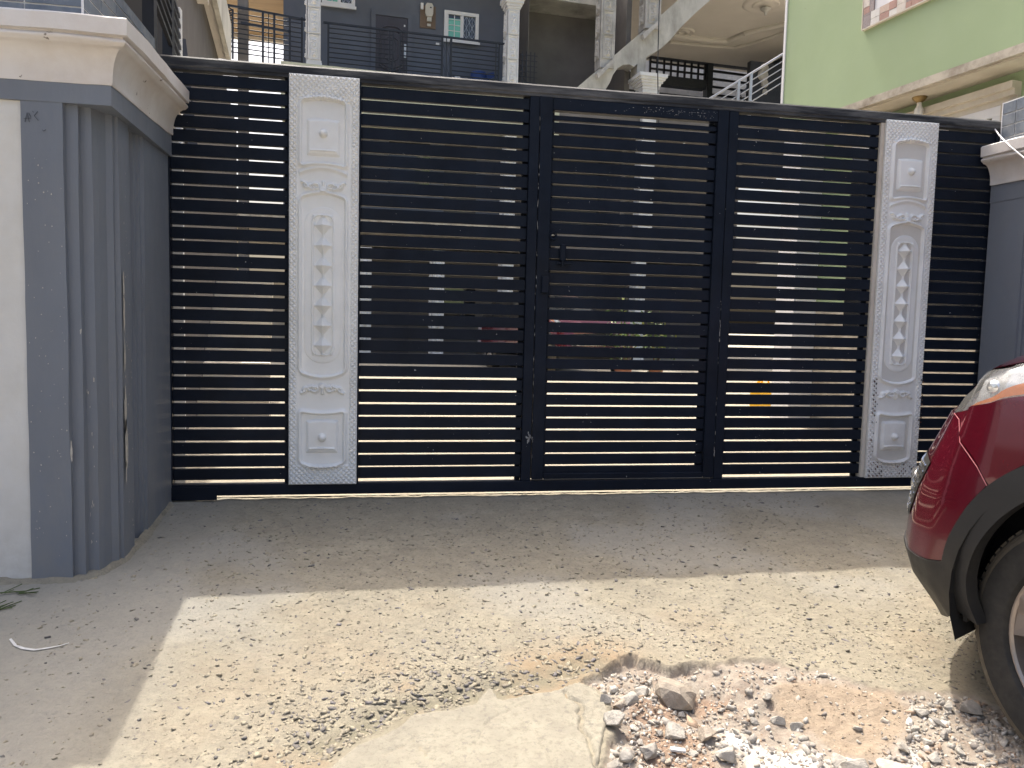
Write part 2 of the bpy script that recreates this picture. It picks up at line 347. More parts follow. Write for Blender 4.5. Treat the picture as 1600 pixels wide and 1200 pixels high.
# ------------------------------------------------------------------ ground in front of the gate
def G0(x, y):
    return np.clip(y, -5.5, 0) * (0.097 - 0.006 * np.clip(x, -1.5, 2.2))
def gp(px, py):
    z = -0.15
    for _ in range(12):
        p = on_z(px, py, z); z = float(G0(p[0], p[1]))
    return np.array([p[0], p[1], z])
def polyd(px, py, poly):
    """signed distance to polygon, positive inside"""
    d = np.full(px.shape, 1e9); ins = np.zeros(px.shape, bool); n = len(poly)
    for i in range(n):
        ax, ay = poly[i]; bx, by = poly[(i + 1) % n]
        ex, ey = bx - ax, by - ay; wx, wy = px - ax, py - ay
        t = np.clip((wx * ex + wy * ey) / (ex * ex + ey * ey + 1e-12), 0, 1)
        d = np.minimum(d, (wx - ex * t) ** 2 + (wy - ey * t) ** 2)
        c = ((ay > py) != (by > py)) & (px < (bx - ax) * (py - ay) / (by - ay + 1e-12) + ax); ins ^= c
    return np.where(ins, 1, -1) * np.sqrt(d)
def gpoly(pts): return [tuple(gp(*p)[:2]) for p in pts]
HOLE = gpoly([(912, 1062), (935, 1043), (985, 1020), (1012, 1026), (1045, 1042), (1080, 1032), (1120, 1036), (1160, 1028), (1215, 1034), (1250, 1046),
              (1300, 1048), (1330, 1066), (1400, 1082), (1450, 1072), (1520, 1084), (1575, 1112), (1640, 1150), (1760, 1300), (1500, 1420), (950, 1420), (935, 1300), (938, 1190), (958, 1130), (940, 1090)])
SLAB = gpoly([(500, 1215), (528, 1188), (560, 1166), (605, 1148), (640, 1121), (700, 1112), (738, 1100), (765, 1074), (785, 1092), (830, 1086), (868, 1082), (905, 1064), (930, 1078),
              (946, 1092), (957, 1128), (948, 1150), (938, 1195), (932, 1300), (900, 1420), (420, 1420)])
SAND = gpoly([(1205, 1062), (1290, 1060), (1395, 1078), (1420, 1100), (1415, 1150), (1370, 1175), (1310, 1165), (1255, 1120), (1205, 1100)])
RED = gpoly([(990, 1078), (1050, 1076), (1085, 1120), (1120, 1190), (1100, 1290), (1010, 1290), (1010, 1160), (980, 1110)])
RED2 = gpoly([(1080, 1066), (1150, 1070), (1150, 1092), (1090, 1100)])
WHITE = gpoly([(1118, 1113), (1165, 1122), (1215, 1150), (1275, 1148), (1300, 1175), (1330, 1290), (1190, 1290), (1180, 1190), (1140, 1140)])
WHITE2 = gpoly([(1395, 1140), (1440, 1160), (1480, 1210), (1400, 1230)])
STAIN = [gp(*p)[:2] for p in [(500, 1165), (600, 1120), (700, 1090), (830, 1060), (920, 1040)]]
def band(x, y, pts, wd):
    d = np.full(x.shape, 1e9)
    for (ax, ay), (bx, by) in zip(pts[:-1], pts[1:]):
        ex, ey = bx - ax, by - ay; t = np.clip(((x - ax) * ex + (y - ay) * ey) / (ex * ex + ey * ey), 0, 1)
        d = np.minimum(d, np.hypot(x - ax - ex * t, y - ay - ey * t))
    return np.exp(-(d / wd) ** 2)
def hole_d(x, y):
    wob = (fbm(x * 9, y * 9, 4, 3) - 0.5) * 0.06 + (fbm(x * 45, y * 45, 3, 8) - 0.5) * 0.030
    return polyd(x, y, HOLE) + wob
def Gfull(x, y):
    z = G0(x, y)
    z = z + (fbm(x * 2.2, y * 2.2, 3, 1) - 0.5) * 0.016 * sstep(0.0, -0.25, y)
    z = z + (fbm(x * 14, y * 14, 4, 2) - 0.5) * 0.010 + (fbm(x * 45, y * 45, 2, 5) - 0.5) * 0.0045
    # mortar fillet round the foot of the left pier
    hd = hole_d(x, y); h = sstep(0.0, 0.013, hd)
    rubble = -0.028 - 0.024 * sstep(0.03, 0.25, hd) + (fbm(x * 5, y * 5, 3, 21) - 0.45) * 0.055 + (fbm(x * 22, y * 22, 4, 22) - 0.5) * 0.03
    fade = 1 - 0.75 * sstep(1.15, 1.7, x)     # the pit gets shallower towards the tyre
    z = z + h * rubble * fade
    z = z - 0.012 * band(x, y, STAIN, 0.06)
    return z
xs = np.concatenate([-60 + 58.2 * (1 - np.geomspace(1, 0.002, 26)), np.arange(-1.75, 2.75, 0.0085), 2.75 + 60 * (np.geomspace(0.002, 1, 26) )])
ys = np.concatenate([-62 + 58.9 * (1 - np.geomspace(1, 0.002, 22)), np.arange(-2.9, -1.35, 0.0075), np.arange(-1.35, 0.04, 0.012), [0.045]])
xs = np.unique(np.round(xs, 5)); ys = np.unique(np.round(ys, 5))
X, Y = np.meshgrid(xs, ys)
me = grid_mesh('driveway', X, Y, Gfull(X, Y))
def set_attr(me, nm, arr):
    a = me.attributes.new(nm, 'FLOAT', 'POINT'); a.data.foreach_set('value', np.ascontiguousarray(arr.ravel(), dtype=np.float32))
hd = hole_d(X, Y)
set_attr(me, 'hole', sstep(0.0, 0.012, hd))
set_attr(me, 'sand', sstep(-0.01, 0.03, polyd(X, Y, SAND) + (fbm(X * 20, Y * 20, 3, 4) - 0.5) * 0.05))
set_attr(me, 'redsoil', np.maximum(sstep(-0.02, 0.03, polyd(X, Y, RED) + (fbm(X * 20, Y * 20, 3, 9) - 0.5) * 0.08), sstep(-0.01, 0.03, polyd(X, Y, RED2) + (fbm(X * 20, Y * 20, 3, 9) - 0.5) * 0.05)) * 0.95)
set_attr(me, 'white', np.maximum(sstep(-0.01, 0.03, polyd(X, Y, WHITE) + (fbm(X * 20, Y * 20, 3, 14) - 0.5) * 0.08), 0.6 * sstep(-0.01, 0.05, polyd(X, Y, WHITE2))))
st = band(X, Y, STAIN, 0.17) * sstep(0.42, 0.62, fbm(X * 4, Y * 4, 4, 31)); set_attr(me, 'stain', np.clip(st * 1.3 + 0.25 * sstep(0.5, 0.7, fbm(X * 2, Y * 2, 4, 33)) * sstep(-1.0, -1.4, Y), 0, 1))
set_attr(me, 'moss', band(X, Y, STAIN, 0.07))
gm = np.clip(sstep(-0.55, -1.0, X) + 0.8 * sstep(0.5, 0.7, fbm(X * 1.5, Y * 1.5, 4, 44)) * sstep(-1.9, -1.2, Y), 0, 1); set_attr(me, 'grey', gm)
add_obj('driveway', me, M['ground'], kind='structure')

# yard behind the gate
ya = np.concatenate([[0.041], np.geomspace(0.1, 150, 40)]); xa = np.concatenate([-np.geomspace(90, 0.3, 30), np.geomspace(0.3, 90, 30)])
XA, YA = np.meshgrid(xa, ya)
add_obj('yard_pavement', grid_mesh('yard_pavement', XA, YA, 0.004 + (fbm(XA * 1.3, YA * 1.3, 3, 50) - 0.5) * 0.02 * sstep(0.1, 1, YA)), M['yard'], kind='structure')

# smooth cement patch with cracks
cr = [gpoly(p) for p in ([(883, 1083), (905, 1105), (912, 1125), (908, 1140), (918, 1165), (925, 1185), (940, 1215)],
      [(908, 1122), (940, 1108)], [(910, 1140), (950, 1136)], [(918, 1156), (945, 1150)], [(740, 1172), (755, 1140), (765, 1130), (800, 1112), (830, 1100)], [(680, 1200), (668, 1180), (645, 1160), (600, 1185)], [(870, 1215), (860, 1185), (845, 1160)])]
sx = np.arange(-0.75, 0.95, 0.0065); sy = np.arange(-3.1, -1.75, 0.0065); SX, SY = np.meshgrid(sx, sy)
sd = polyd(SX, SY, SLAB) + (fbm(SX * 12, SY * 12, 4, 61) - 0.5) * 0.03
SZ = G0(SX, SY) - 0.03 + 0.040 * sstep(0.0, 0.009, sd) + (fbm(SX * 3, SY * 3, 3, 62) - 0.5) * 0.012 * sstep(0, .1, sd) + (fbm(SX * 40, SY * 40, 3, 63) - 0.5) * 0.0018
for k, c in enumerate(cr):
    wd = 0.0055 if k == 0 else 0.003
    jx = (fbm(SX * 25, SY * 25, 3, 70 + k) - 0.5) * 0.03
    SZ -= (0.02 if k == 0 else 0.006) * band(SX + jx, SY + jx, c, wd)
add_obj('cement_patch', grid_mesh('cement_patch', SX, SY, SZ, sd > -0.015), M['slab'], kind='structure')

# ---------------- stones
def hull(seed, n=10, flat=0.7):
    r = random.Random(seed); bm = bmesh.new(); sc = (r.uniform(0.75, 1.15), r.uniform(0.55, 0.95), r.uniform(flat * 0.75, flat * 1.15))
    for _ in range(n):
        d = Vector((r.gauss(0, 1), r.gauss(0, 1), r.gauss(0, 1))).normalized() * r.uniform(0.8, 1.05); bm.verts.new((d.x * sc[0], d.y * sc[1], d.z * sc[2]))
    res = bmesh.ops.convex_hull(bm, input=bm.verts[:]); bmesh.ops.delete(bm, geom=[v for v in bm.verts if not v.link_faces], context='VERTS')
    bmesh.ops.recalc_face_normals(bm, faces=bm.faces[:]); bmesh.ops.triangulate(bm, faces=bm.faces[:])
    bm.verts.index_update(); vv = np.array([tuple(v.co) for v in bm.verts]); ff = np.array([[a.index for a in f.verts] for f in bm.faces]); bm.free(); return vv, ff
def chunk(seed, flat=0.75):
    vv, ff = hull(seed, 13, flat); bm = bmesh.new(); V = [bm.verts.new(tuple(v)) for v in vv]
    for f in ff: bm.faces.new([V[i] for i in f])
    bmesh.ops.dissolve_limit(bm, angle_limit=R_(14), verts=bm.verts[:], edges=bm.edges[:])
    bmesh.ops.bevel(bm, geom=bm.edges[:], offset=0.05, segments=1, affect='EDGES', clamp_overlap=True)
    bmesh.ops.triangulate(bm, faces=bm.faces[:]); bmesh.ops.subdivide_edges(bm, edges=bm.edges[:], cuts=2, use_grid_fill=True)
    r = random.Random(seed); o_ = r.uniform(0, 50)
    P_ = np.array([tuple(v.co) for v in bm.verts]); nn2 = (fbm(P_[:, 0] * 3 + o_, P_[:, 1] * 3 + P_[:, 2] * 2.3, 3, seed) - 0.5) * 0.16
    for v, k in zip(bm.verts, nn2): v.co = v.co * (1 + float(k))
    bmesh.ops.triangulate(bm, faces=bm.faces[:]); bm.verts.index_update(); vv = np.array([tuple(v.co) for v in bm.verts]); ff = np.array([[a.index for a in f.verts] for f in bm.faces]); bm.free(); return vv, ff
def blob(seed, n=1, flat=0.6, sharp=0.28):
    r = random.Random(seed); bm = bmesh.new(); bmesh.ops.create_icosphere(bm, subdivisions=n, radius=1)
    pl = [(Vector((r.gauss(0, 1), r.gauss(0, 1), r.gauss(0, 1))).normalized(), r.uniform(0.5, 0.9)) for _ in range(7)]
    sc = (r.uniform(0.7, 1.1), r.uniform(0.6, 1.0), r.uniform(flat * 0.8, flat * 1.2))
    for v in bm.verts:
        for nrm, d in pl:
            k = v.co.dot(nrm)
            if k > d: v.co -= nrm * (k - d)
        v.co *= 1 + r.uniform(-sharp, sharp) * 0.25
        v.co = Vector((v.co.x * sc[0], v.co.y * sc[1], v.co.z * sc[2]))
    bm.verts.index_update(); vv = np.array([tuple(v.co) for v in bm.verts]); ff = np.array([[a.index for a in f.verts] for f in bm.faces]); bm.free(); return vv, ff
def scatter(name, protos, P, size, rz, sink, material, kind='stuff', label=None, cat=None, tilt=0.3):
    V = []; F = []; off = 0
    for i, p in enumerate(P):
        vv, ff = protos[i % len(protos)]
        c, s = math.cos(rz[i]), math.sin(rz[i]); a = (rng.random() - 0.5) * tilt; b = (rng.random() - 0.5) * tilt
        q = vv * size[i]; z = q[:, 2] + q[:, 0] * a + q[:, 1] * b
        V.append(np.stack([q[:, 0] * c - q[:, 1] * s + p[0], q[:, 0] * s + q[:, 1] * c + p[1], z + p[2] - sink * size[i]], 1)); F.append(ff + off); off += len(vv)
    V = np.concatenate(V); F = np.concatenate(F)
    me = bpy.data.meshes.new(name); me.vertices.add(len(V)); me.vertices.foreach_set('co', V.ravel())
    me.loops.add(F.size); me.loops.foreach_set('vertex_index', F.ravel().astype(np.int32)); me.polygons.add(len(F)); me.polygons.foreach_set('loop_start', np.arange(0, F.size, 3, dtype=np.int32)); me.update(calc_edges=True)
    return add_obj(name, me, material, kind=kind, label=label, cat=cat)
def pts_in(n, x0, x1, y0, y1, dens):
    x = rng.uniform(x0, x1, n); y = rng.uniform(y0, y1, n); k = rng.random(n) < dens(x, y); return x[k], y[k]
small = [hull(100 + i, 9, 0.40) for i in range(24)]
def dens_agg(x, y):
    d = 0.30 + 0.45 * sstep(0.40, 0.62, fbm(x * 1.6, y * 1.6, 3, 80)) * sstep(-1.25, -1.8, y) + 0.55 * band(x, y, STAIN, 0.24) * sstep(0.3, 0.6, fbm(x * 3, y * 3, 3, 82))
    d = d * (0.35 + 0.65 * sstep(-0.85, -0.6, x))
    return d * (hole_d(x, y) < -0.01) * (polyd(x, y, SLAB) < -0.02)
x, y = pts_in(52000, -1.3, 2.6, -2.75, -0.05, dens_agg)
sz = np.exp(rng.normal(math.log(0.0078), 0.5, len(x))) * (0.85 + 0.7 * band(x, y, STAIN, 0.2)); sz = np.clip(sz, 0.0025, 0.020)
scatter('exposed_aggregate_chips', small, np.stack([x, y, Gfull(x, y)], 1), sz, rng.uniform(0, 6.3, len(x)), 0.10, M['aggregate'], tilt=0.7,
        label='small brown and grey aggregate chips set in the sandy concrete driveway', cat='gravel')
def inhole(x, y, lo=0.02):
    return (hole_d(x, y) > lo) & (polyd(x, y, SLAB) < 0.0)
def rub(x, y):
    left = sstep(1.0, 0.8, x) + 0.5 + 0.6 * sstep(1.35, 1.5, x)
    s = 1 - 0.88 * (polyd(x, y, SAND) > 0)
    return np.clip(left * s, 0, 1) * inhole(x, y)
x, y = pts_in(15000, 0.6, 2.5, -2.9, -1.6, rub); P = np.stack([x, y, Gfull(x, y)], 1)
med = [hull(200 + i, 10, 0.72) for i in range(32)]
scatter('rubble_gravel', med, P, np.clip(np.exp(rng.normal(math.log(0.0078), 0.5, len(x))), 0.0035, 0.024), rng.uniform(0, 6.3, len(x)), 0.0, M['gravel'],
        label='grey and tan gravel filling the broken pit in the driveway', cat='gravel', tilt=1.2)
x, y = pts_in(9000, 0.6, 2.5, -2.9, -1.6, lambda x, y: 1.0 * (np.maximum(polyd(x, y, RED), polyd(x, y, RED2)) > -0.03) * inhole(x, y, 0.01))
scatter('brick_chips', med, np.stack([x, y, Gfull(x, y)], 1), np.clip(np.exp(rng.normal(math.log(0.0042), 0.45, len(x))), 0.002, 0.012), rng.uniform(0, 6.3, len(x)), 0.0, M['brownbits'],
        label='red brown brick and soil crumbs in the left of the broken pit', cat='gravel', tilt=1.2)
x, y = pts_in(9000, 0.6, 2.5, -2.9, -1.6, lambda x, y: 1.0 * (np.maximum(polyd(x, y, WHITE) + 0.02 * rng.standard_normal(len(x)), polyd(x, y, WHITE2) - 0.04) > -0.02) * inhole(x, y, 0.01))
scatter('plaster_crumbs', med, np.stack([x, y, Gfull(x, y)], 1), np.clip(np.exp(rng.normal(math.log(0.0040), 0.5, len(x))), 0.0015, 0.013), rng.uniform(0, 6.3, len(x)), 0.0, M['whitebits'],
        label='white plaster powder and crumbs spilled across the broken pit', cat='powder', tilt=1.2)
x, y = pts_in(12000, 0.6, 2.5, -2.9, -1.6, lambda x, y: 1.0 * (polyd(x, y, SAND) > -0.02) * inhole(x, y, 0.01))
M['sandbits'] = mat('brown_sand_crumbs', (0.4, 0.3, 0.2), 0.95, vary=0.15, scale=60, island=[(0.34, 0.275, 0.20), (0.29, 0.23, 0.17), (0.38, 0.325, 0.25), (0.23, 0.18, 0.13)])
scatter('sand_crumbs', small, np.stack([x, y, Gfull(x, y)], 1), np.clip(np.exp(rng.normal(math.log(0.0030), 0.5, len(x))), 0.0012, 0.010), rng.uniform(0, 6.3, len(x)), 0.0, M['sandbits'],
        label='coarse brown sand heaped in the right of the broken pit', cat='sand', tilt=1.2)
# the big individual stones: pixel centre, half size in m, material, label
big = [((1057, 1066), 0.070, 'rock_brown', 'largest brownish broken boulder under the far rim of the pit'),
       ((1003, 1063), 0.036, 'rock_pale', 'pale angular stone just left of the big brown boulder'),
       ((1016, 1047), 0.020, 'rock_pale', 'small pale stone resting against the pit rim above the boulder'),
       ((958, 1067), 0.028, 'rock_pale', 'pale pointed stone beside the cement patch corner'),
       ((944, 1074), 0.024, 'rock_pale', 'rounded pale stone touching the far corner of the cement patch'),
       ((966, 1090), 0.030, 'rock_brown', 'brown stone wedged behind the tall pale stone'),
       ((984, 1085), 0.036, 'rock_pale', 'tall pale grey stone in the left heap of the pit'),
       ((945, 1093), 0.026, 'rock_grey', 'grey cube like stone at the edge of the cement patch'),
       ((960, 1127), 0.045, 'rock_pale', 'long pale stone leaning beside the cracked slab corner'),
       ((1054, 1122), 0.042, 'rock_pale', 'light tan stone standing alone in the red soil'),
       ((1016, 1150), 0.040, 'rock_grey', 'dark grey rounded stone left of the red soil'),
       ((1136, 1158), 0.052, 'rock_pale', 'large pale block beside the white plaster powder'),
       ((1066, 1085), 0.018, 'rock_pale', 'small whitish pebble in front of the big boulder'),
       ((960, 1185), 0.042, 'rock_pale', 'pale wedge shaped stone at the bottom edge by the slab'),
       ((978, 1170), 0.040, 'rock_grey', 'flat grey slab like stone in the lower left of the pit'),
       ((1004, 1195), 0.030, 'rock_pale', 'pale stone at the bottom left of the red soil'),
       ((1106, 1125), 0.036, 'rock_brown', 'flat tan brown stone left of the white powder tip'),
       ((1144, 1083), 0.022, 'rock_pale', 'small pale stone in the grey dust beyond the powder'),
       ((1238, 1052), 0.018, 'rock_grey', 'small grey stone under the middle of the pit rim'),
       ((1218, 1105), 0.030, 'rock_pale', 'pale stone on the near edge of the brown sand'),
       ((1245, 1110), 0.026, 'rock_pale', 'whitish lump sitting on the brown sand edge'),
       ((1312, 1175), 0.040, 'rock_pale', 'white grey stone right of the plaster powder'),
       ((1340, 1192), 0.062, 'rock_pale', 'broad flat pale stone at the bottom edge of the pit'),
       ((1400, 1195), 0.060, 'rock_pale', 'tan flat broken piece below the brown sand'),
       ((1412, 1158), 0.034, 'rock_pale', 'upright pale stone right of the brown sand'),
       ((1440, 1105), 0.028, 'rock_pale', 'light stone in the gravel nearest the sand top corner'),
       ((1465, 1118), 0.026, 'rock_grey', 'mid grey stone in the gravel halfway to the tyre'),
       ((1516, 1103), 0.040, 'rock_grey', 'flat grey stone in the shade just left of the tyre'),
       ((1485, 1095), 0.030, 'rock_pale', 'pale stone left of the flat shaded stone by the tyre'),
       ((1430, 1130), 0.022, 'rock_pale', 'pale stone in the gravel between the two halves of sand and tyre'), ((1475, 1140), 0.022, 'rock_grey', 'grey stone in the gravel halfway from the sand to the tyre'), ((1450, 1150), 0.018, 'rock_pale', 'small pale stone in the middle of the right gravel heap'),
       ((1045, 1160), 0.016, 'rock_brown', 'brown pebble in the red soil right of the dark rounded stone'), ((1070, 1185), 0.018, 'rock_pale', 'small pale stone low in the red soil'), ((1100, 1180), 0.020, 'rock_brown', 'brown stone beside the bottom of the red soil, left of the pale block'),
       ((1120, 1195), 0.022, 'rock_pale', 'pale stone at the very bottom between red soil and white powder'), ((1165, 1185), 0.022, 'rock_grey', 'grey stone in the middle of the white plaster powder'), ((1085, 1148), 0.020, 'rock_pale', 'pale stone on the red soil just left of the pale block'),
       ((1060, 1140), 0.018, 'rock_grey', 'grey pebble below the light tan stone in the red soil'), ((1030, 1120), 0.018, 'rock_pale', 'pale stone in front of the left foot of the big boulder'), ((990, 1120), 0.020, 'rock_pale', 'pale stone left of the light tan stone in the red soil'),
       ((1000, 1135), 0.018, 'rock_grey', 'grey stone just above the dark grey rounded stone'), ((1150, 1120), 0.018, 'rock_pale', 'pale stone at the upper tip of the white powder'), ((1180, 1100), 0.018, 'rock_grey', 'grey stone on the dusty slope above the white powder'), ((1170, 1068), 0.022, 'rock_grey', 'grey stone right under the far rim of the pit, above the dust slope'),
       ((1200, 1075), 0.020, 'rock_pale', 'pale stone where the dust slope meets the brown sand'), ((1380, 1188), 0.026, 'rock_grey', 'grey stone at the bottom edge between the two flat pale pieces'), ((1460, 1175), 0.028, 'rock_pale', 'pale stone at the bottom edge of the right gravel heap'), ((1500, 1165), 0.020, 'rock_pale', 'pale stone in the lower gravel nearest to the tyre')]
for i, ((px, py), s, mm, lab) in enumerate(big):
    p = gp(px, py + 6); zz = float(Gfull(np.array([p[0]]), np.array([p[1]]))[0])
    vv, ff = chunk(500 + i) if i else blob(500, 2, 0.72, 0.35)
    a = random.uniform(0, 6.28); c, sn = math.cos(a), math.sin(a)
    q = vv * s; q = np.stack([q[:, 0] * c - q[:, 1] * sn, q[:, 0] * sn + q[:, 1] * c, q[:, 2]], 1)
    o = add_obj('broken_stone', pyd('broken_stone', q, ff), M[mm], label=lab or 'small loose stone lying among the rubble in the broken pit', cat='stone', group='loose stones in the broken pit')
    o.location = (p[0], p[1], zz + s * 0.30)
# fragments: two tiny tile pieces
for (px, py), lab, mm in (((1060, 1152), 'thin white strip of tile lying on the red soil', 'whitebits'), ((1061, 1183), 'small cream tile fragment on the red soil', 'rock_pale')):
    p = gp(px, py); zz = float(Gfull(np.array([p[0]]), np.array([p[1]]))[0])
    o = MB().box(-0.022, 0.022, -0.007, 0.007, -0.004, 0.004, 0.001).build('tile_fragment', M[mm], label=lab, cat='tile piece'); o.location = (p[0], p[1], zz + 0.014); o.rotation_euler = (0.15, 0.1, -0.2)

# scrape mark and small debris on the shaded concrete at the left
pts = [gp(*q) for q in [(16, 1000), (24, 1009), (36, 1014), (54, 1017), (75, 1015), (95, 1011), (108, 1006)]]
n = len(pts); v = []; f = []
for i, p in enumerate(pts):
    d = pts[min(i + 1, n - 1)] - pts[max(i - 1, 0)]; d /= np.linalg.norm(d); pr = np.array([-d[1], d[0], 0]); wd = 0.006 * (1 - abs(i / (n - 1) - 0.4)) 
    for s in (-1, 1):
        q = p + pr * wd * s; q[2] = float(Gfull(np.array([q[0]]), np.array([q[1]]))[0]) + 0.003; v.append(q)
f = [(2 * i, 2 * i + 1, 2 * i + 3, 2 * i + 2) for i in range(n - 1)]
add_obj('chalk_mark', pyd('chalk_mark', v, f), M['chalk'], label='white curved scrape mark on the shaded concrete at left', cat='mark')
def blades(name, px, py, n, seed, label):
    r = random.Random(seed); mb = MB(); p = gp(px, py); z = float(Gfull(np.array([p[0]]), np.array([p[1]]))[0])
    for i in range(n):
        a = r.uniform(-0.5, 0.9); l = r.uniform(0.03, 0.085); x0 = r.uniform(-0.05, 0.05); y0 = r.uniform(-0.02, 0.02)
        mb.bar((x0, y0, 0.004), (x0 + l * math.cos(a), y0 + l * math.sin(a), 0.004 + r.uniform(0.002, 0.02)), 0.0018, 4)
    mb.bar((-0.09, -0.01, 0.006), (0.05, 0.0, 0.008), 0.0025, 5)
    o = mb.build(name, M['dry'], label=label, cat='twig'); o.location = (p[0], p[1], z); return o
blades('fallen_frond', 20, 927, 9, 1, 'green needle leaved twig fallen beside the white wall foot')
blades('fallen_frond', -4, 952, 6, 2, 'second bit of green twig at the very left edge, nearer the camera')

# ------------------------------------------------------------------ gate
gate = thing('sliding_gate', 'wide navy slatted steel sliding gate with two white embossed panels', 'gate', (0, 0, 0))
ZT = 2.283
mb = MB()
rp = [(-0.028, 2.217), (0.028, 2.217), (0.030, 2.27), (0.018, 2.283), (-0.018, 2.283), (-0.032, 2.272), (-0.033, 2.236), (-0.028, 2.230)]
mb.prism(rp, 0, -1.25, 3.75).build('top_rail', M['rail'], gate)
MB().box(-1.10, 3.75, -0.028, 0.028, 0.028, 0.088, 0.003).build('bottom_rail', M['navy'], gate)
MB().box(-1.08, -0.84, -0.034, -0.0285, 0.006, 0.075, 0.002).build('roller_box', M['navy'], gate)
def gp_y(y): return y
slat_mesh = {}
def slats(x0, x1, parent, zs, h=0.0583, y0=-0.013, y1=0.0165):
    key = (round(x1 - x0, 3), h)
    for z in zs:
        if key not in slat_mesh:
            o = MB().box(0, x1 - x0, y0, y1, -h / 2, h / 2, 0.0018).build('slat', M['navy'], parent); slat_mesh[key] = o
        else: o = copy_part(slat_mesh[key], parent)
        o.parent = parent; o.location = (x0, random.uniform(-0.0012, 0.0012), z + random.uniform(-0.0008, 0.0008)); o.rotation_euler = (random.uniform(-0.012, 0.012), random.uniform(-0.0006, 0.0006), 0)
ZG = [2.2098 - 0.0702 * k for k in range(31)]
zc = [ZG[k] - 0.0351 for k in range(30)]
# frame posts
for nm, x0, x1 in (('post', 0.797, 0.852), ('post', 1.957, 2.014), ('post', -1.10, -1.062), ('post', 3.70, 3.745)):
    MB().box(x0, x1, -0.028, 0.028, 0.0885, 2.2165, 0.003).build(nm, M['navy'], gate)
slats(-1.061, -0.482, gate, zc); slats(-0.107, 0.796, gate, zc); slats(2.016, 2.915, gate, zc); slats(3.300, 3.699, gate, zc)
for x0, x1 in ((-0.160, -0.108), (0.767, 0.796), (2.88, 2.915), (-0.50, -0.483), (3.29, 3.299)):
    MB().box(x0, x1, 0.0172, 0.028, 0.0885, 2.2165).build('backing_flat', M['navy'], gate)
# wicket door
dr = MB().box(0.856, 0.925, -0.031, 0.025, 0.098, 2.2165, 0.003).box(1.889, 1.9535, -0.031, 0.025, 0.098, 2.2165, 0.003).box(0.925, 1.889, -0.029, 0.023, 2.150, 2.2155, 0.003).box(0.925, 1.889, -0.029, 0.023, 0.098, 0.130, 0.003)
wd = dr.build('wicket_door', M['navy'], gate)
zgd = [2.132, 2.094] + [2.094 - 0.0686 * (k + 1) for k in range(29)]
slats(0.926, 1.888, wd, [2.113], h=0.026)
slats(0.926, 1.888, wd, [(a + b) / 2 for a, b in zip(zgd[1:-1], zgd[2:])], h=0.0571)
MB().box(1.855, 1.888, 0.0172, 0.024, 0.131, 2.149).build('backing_flat', M['navy'], wd)
MB().box(0.926, 0.944, 0.0172, 0.024, 0.131, 2.149).build('backing_flat', M['navy'], wd)
# hinge plate at the top left corner, latch parts
MB().prism([(0.854, 2.09), (0.868, 2.10), (0.915, 2.165), (0.915, 2.2155), (0.848, 2.2155)], 1, -0.036, -0.0315).build('corner_plate', M['navy'], wd)
lm = MB(); 
lm.lathe([(0.010, 0.0), (0.014, -0.010), (0.020, -0.012), (0.024, -0.006), (0.024, 0.0)], (0.943, -0.0305, 1.466), 20, 'Y'); lm.build('keyhole_ring', M['navy'], wd, True)
MB().box(0.985, 1.018, -0.045, -0.014, 1.33, 1.425, 0.006).bar((1.0, -0.045, 1.335), (1.0, -0.045, 1.30), 0.007).bar((0.97, -0.035, 1.318), (1.05, -0.035, 1.318), 0.007).build('latch', M['navy'], wd)
MB().box(0.883, 0.925, -0.052, -0.032, 1.15, 1.245, 0.004).build('hasp_box', M['navy'], wd)

# embossed panel height field
PW, PH = 0.356, 2.148
nu, nv = 132, 760
u = np.linspace(0, PW, nu); v = np.linspace(0, PH, nv); U, V = np.meshgrid(u, v)      # V from top
def px_(x): return (x - 453) / 110 * PW
def py_(y): return (y - 120) / 635 * PH
def ridge(d, wdt, h): return h * np.exp(-(d / wdt) ** 2)
def rrect(cx, cy, hw, hh, r, bow_t=0.0, bow_b=0.0):
    # rounded rect SDF with bowed top and bottom (positive outside)
    xx = (U - cx); yy = (V - cy)
    yy = np.where(yy < 0, yy + bow_t * (1 - (xx / hw) ** 2), yy - bow_b * (1 - (xx / hw) ** 2))
    qx = np.abs(xx) - hw + r; qy = np.abs(yy) - hh + r
    return np.hypot(np.maximum(qx, 0), np.maximum(qy, 0)) + np.minimum(np.maximum(qx, qy), 0) - r
Hh = np.zeros_like(U)
p = 0.0275
dia = np.abs(((U + V) / p) % 1 - 0.5) * 2; dib = np.abs(((U - V) / p) % 1 - 0.5) * 2
lat = 0.0052 * (1 - np.maximum(dia, dib) ** 3)
border = np.maximum(np.maximum(sstep(0.040, 0.036, U), sstep(PW - 0.040, PW - 0.036, U)), np.maximum(sstep(0.135, 0.128, V), sstep(PH - 0.10, PH - 0.107, V) * 0 + sstep(PH - 0.107, PH - 0.100, V)))
Hh += lat * border
cx = PW / 2 - 0.004
def box(c, hh, bt, bb, hw=0.118):
    d = rrect(cx, c, hw, hh, 0.02, bt, bb)
    return ridge(d, 0.010, 0.009) - 0.004 * sstep(0.0, -0.02, d)
def sq(c, hh, hw=0.085):
    dl = ridge(V - (c + hh - 0.022 + 0.004 * np.cos(U * 18)), 0.004, 0.004) * sstep(hw - 0.015, hw - 0.025, np.abs(U - cx))
    d = rrect(cx, c, hw, hh, 0.008, 0.006, 0)
    return 0.011 * sstep(0.012, -0.016, d) + dl
def dome(c):
    d = np.hypot(U - cx, V - c) / 0.021; return 0.014 * np.sqrt(np.clip(1 - d * d, 0, 1))
c1, h1 = py_(209), 0.165; Hh += box(c1, h1, 0.022, -0.016) + sq(py_(214), 0.092) + dome(py_(208))
c3, h3 = py_(678), 0.140; Hh += box(c3, h3, -0.014, 0.024) + sq(py_(678), 0.088) + dome(py_(679))
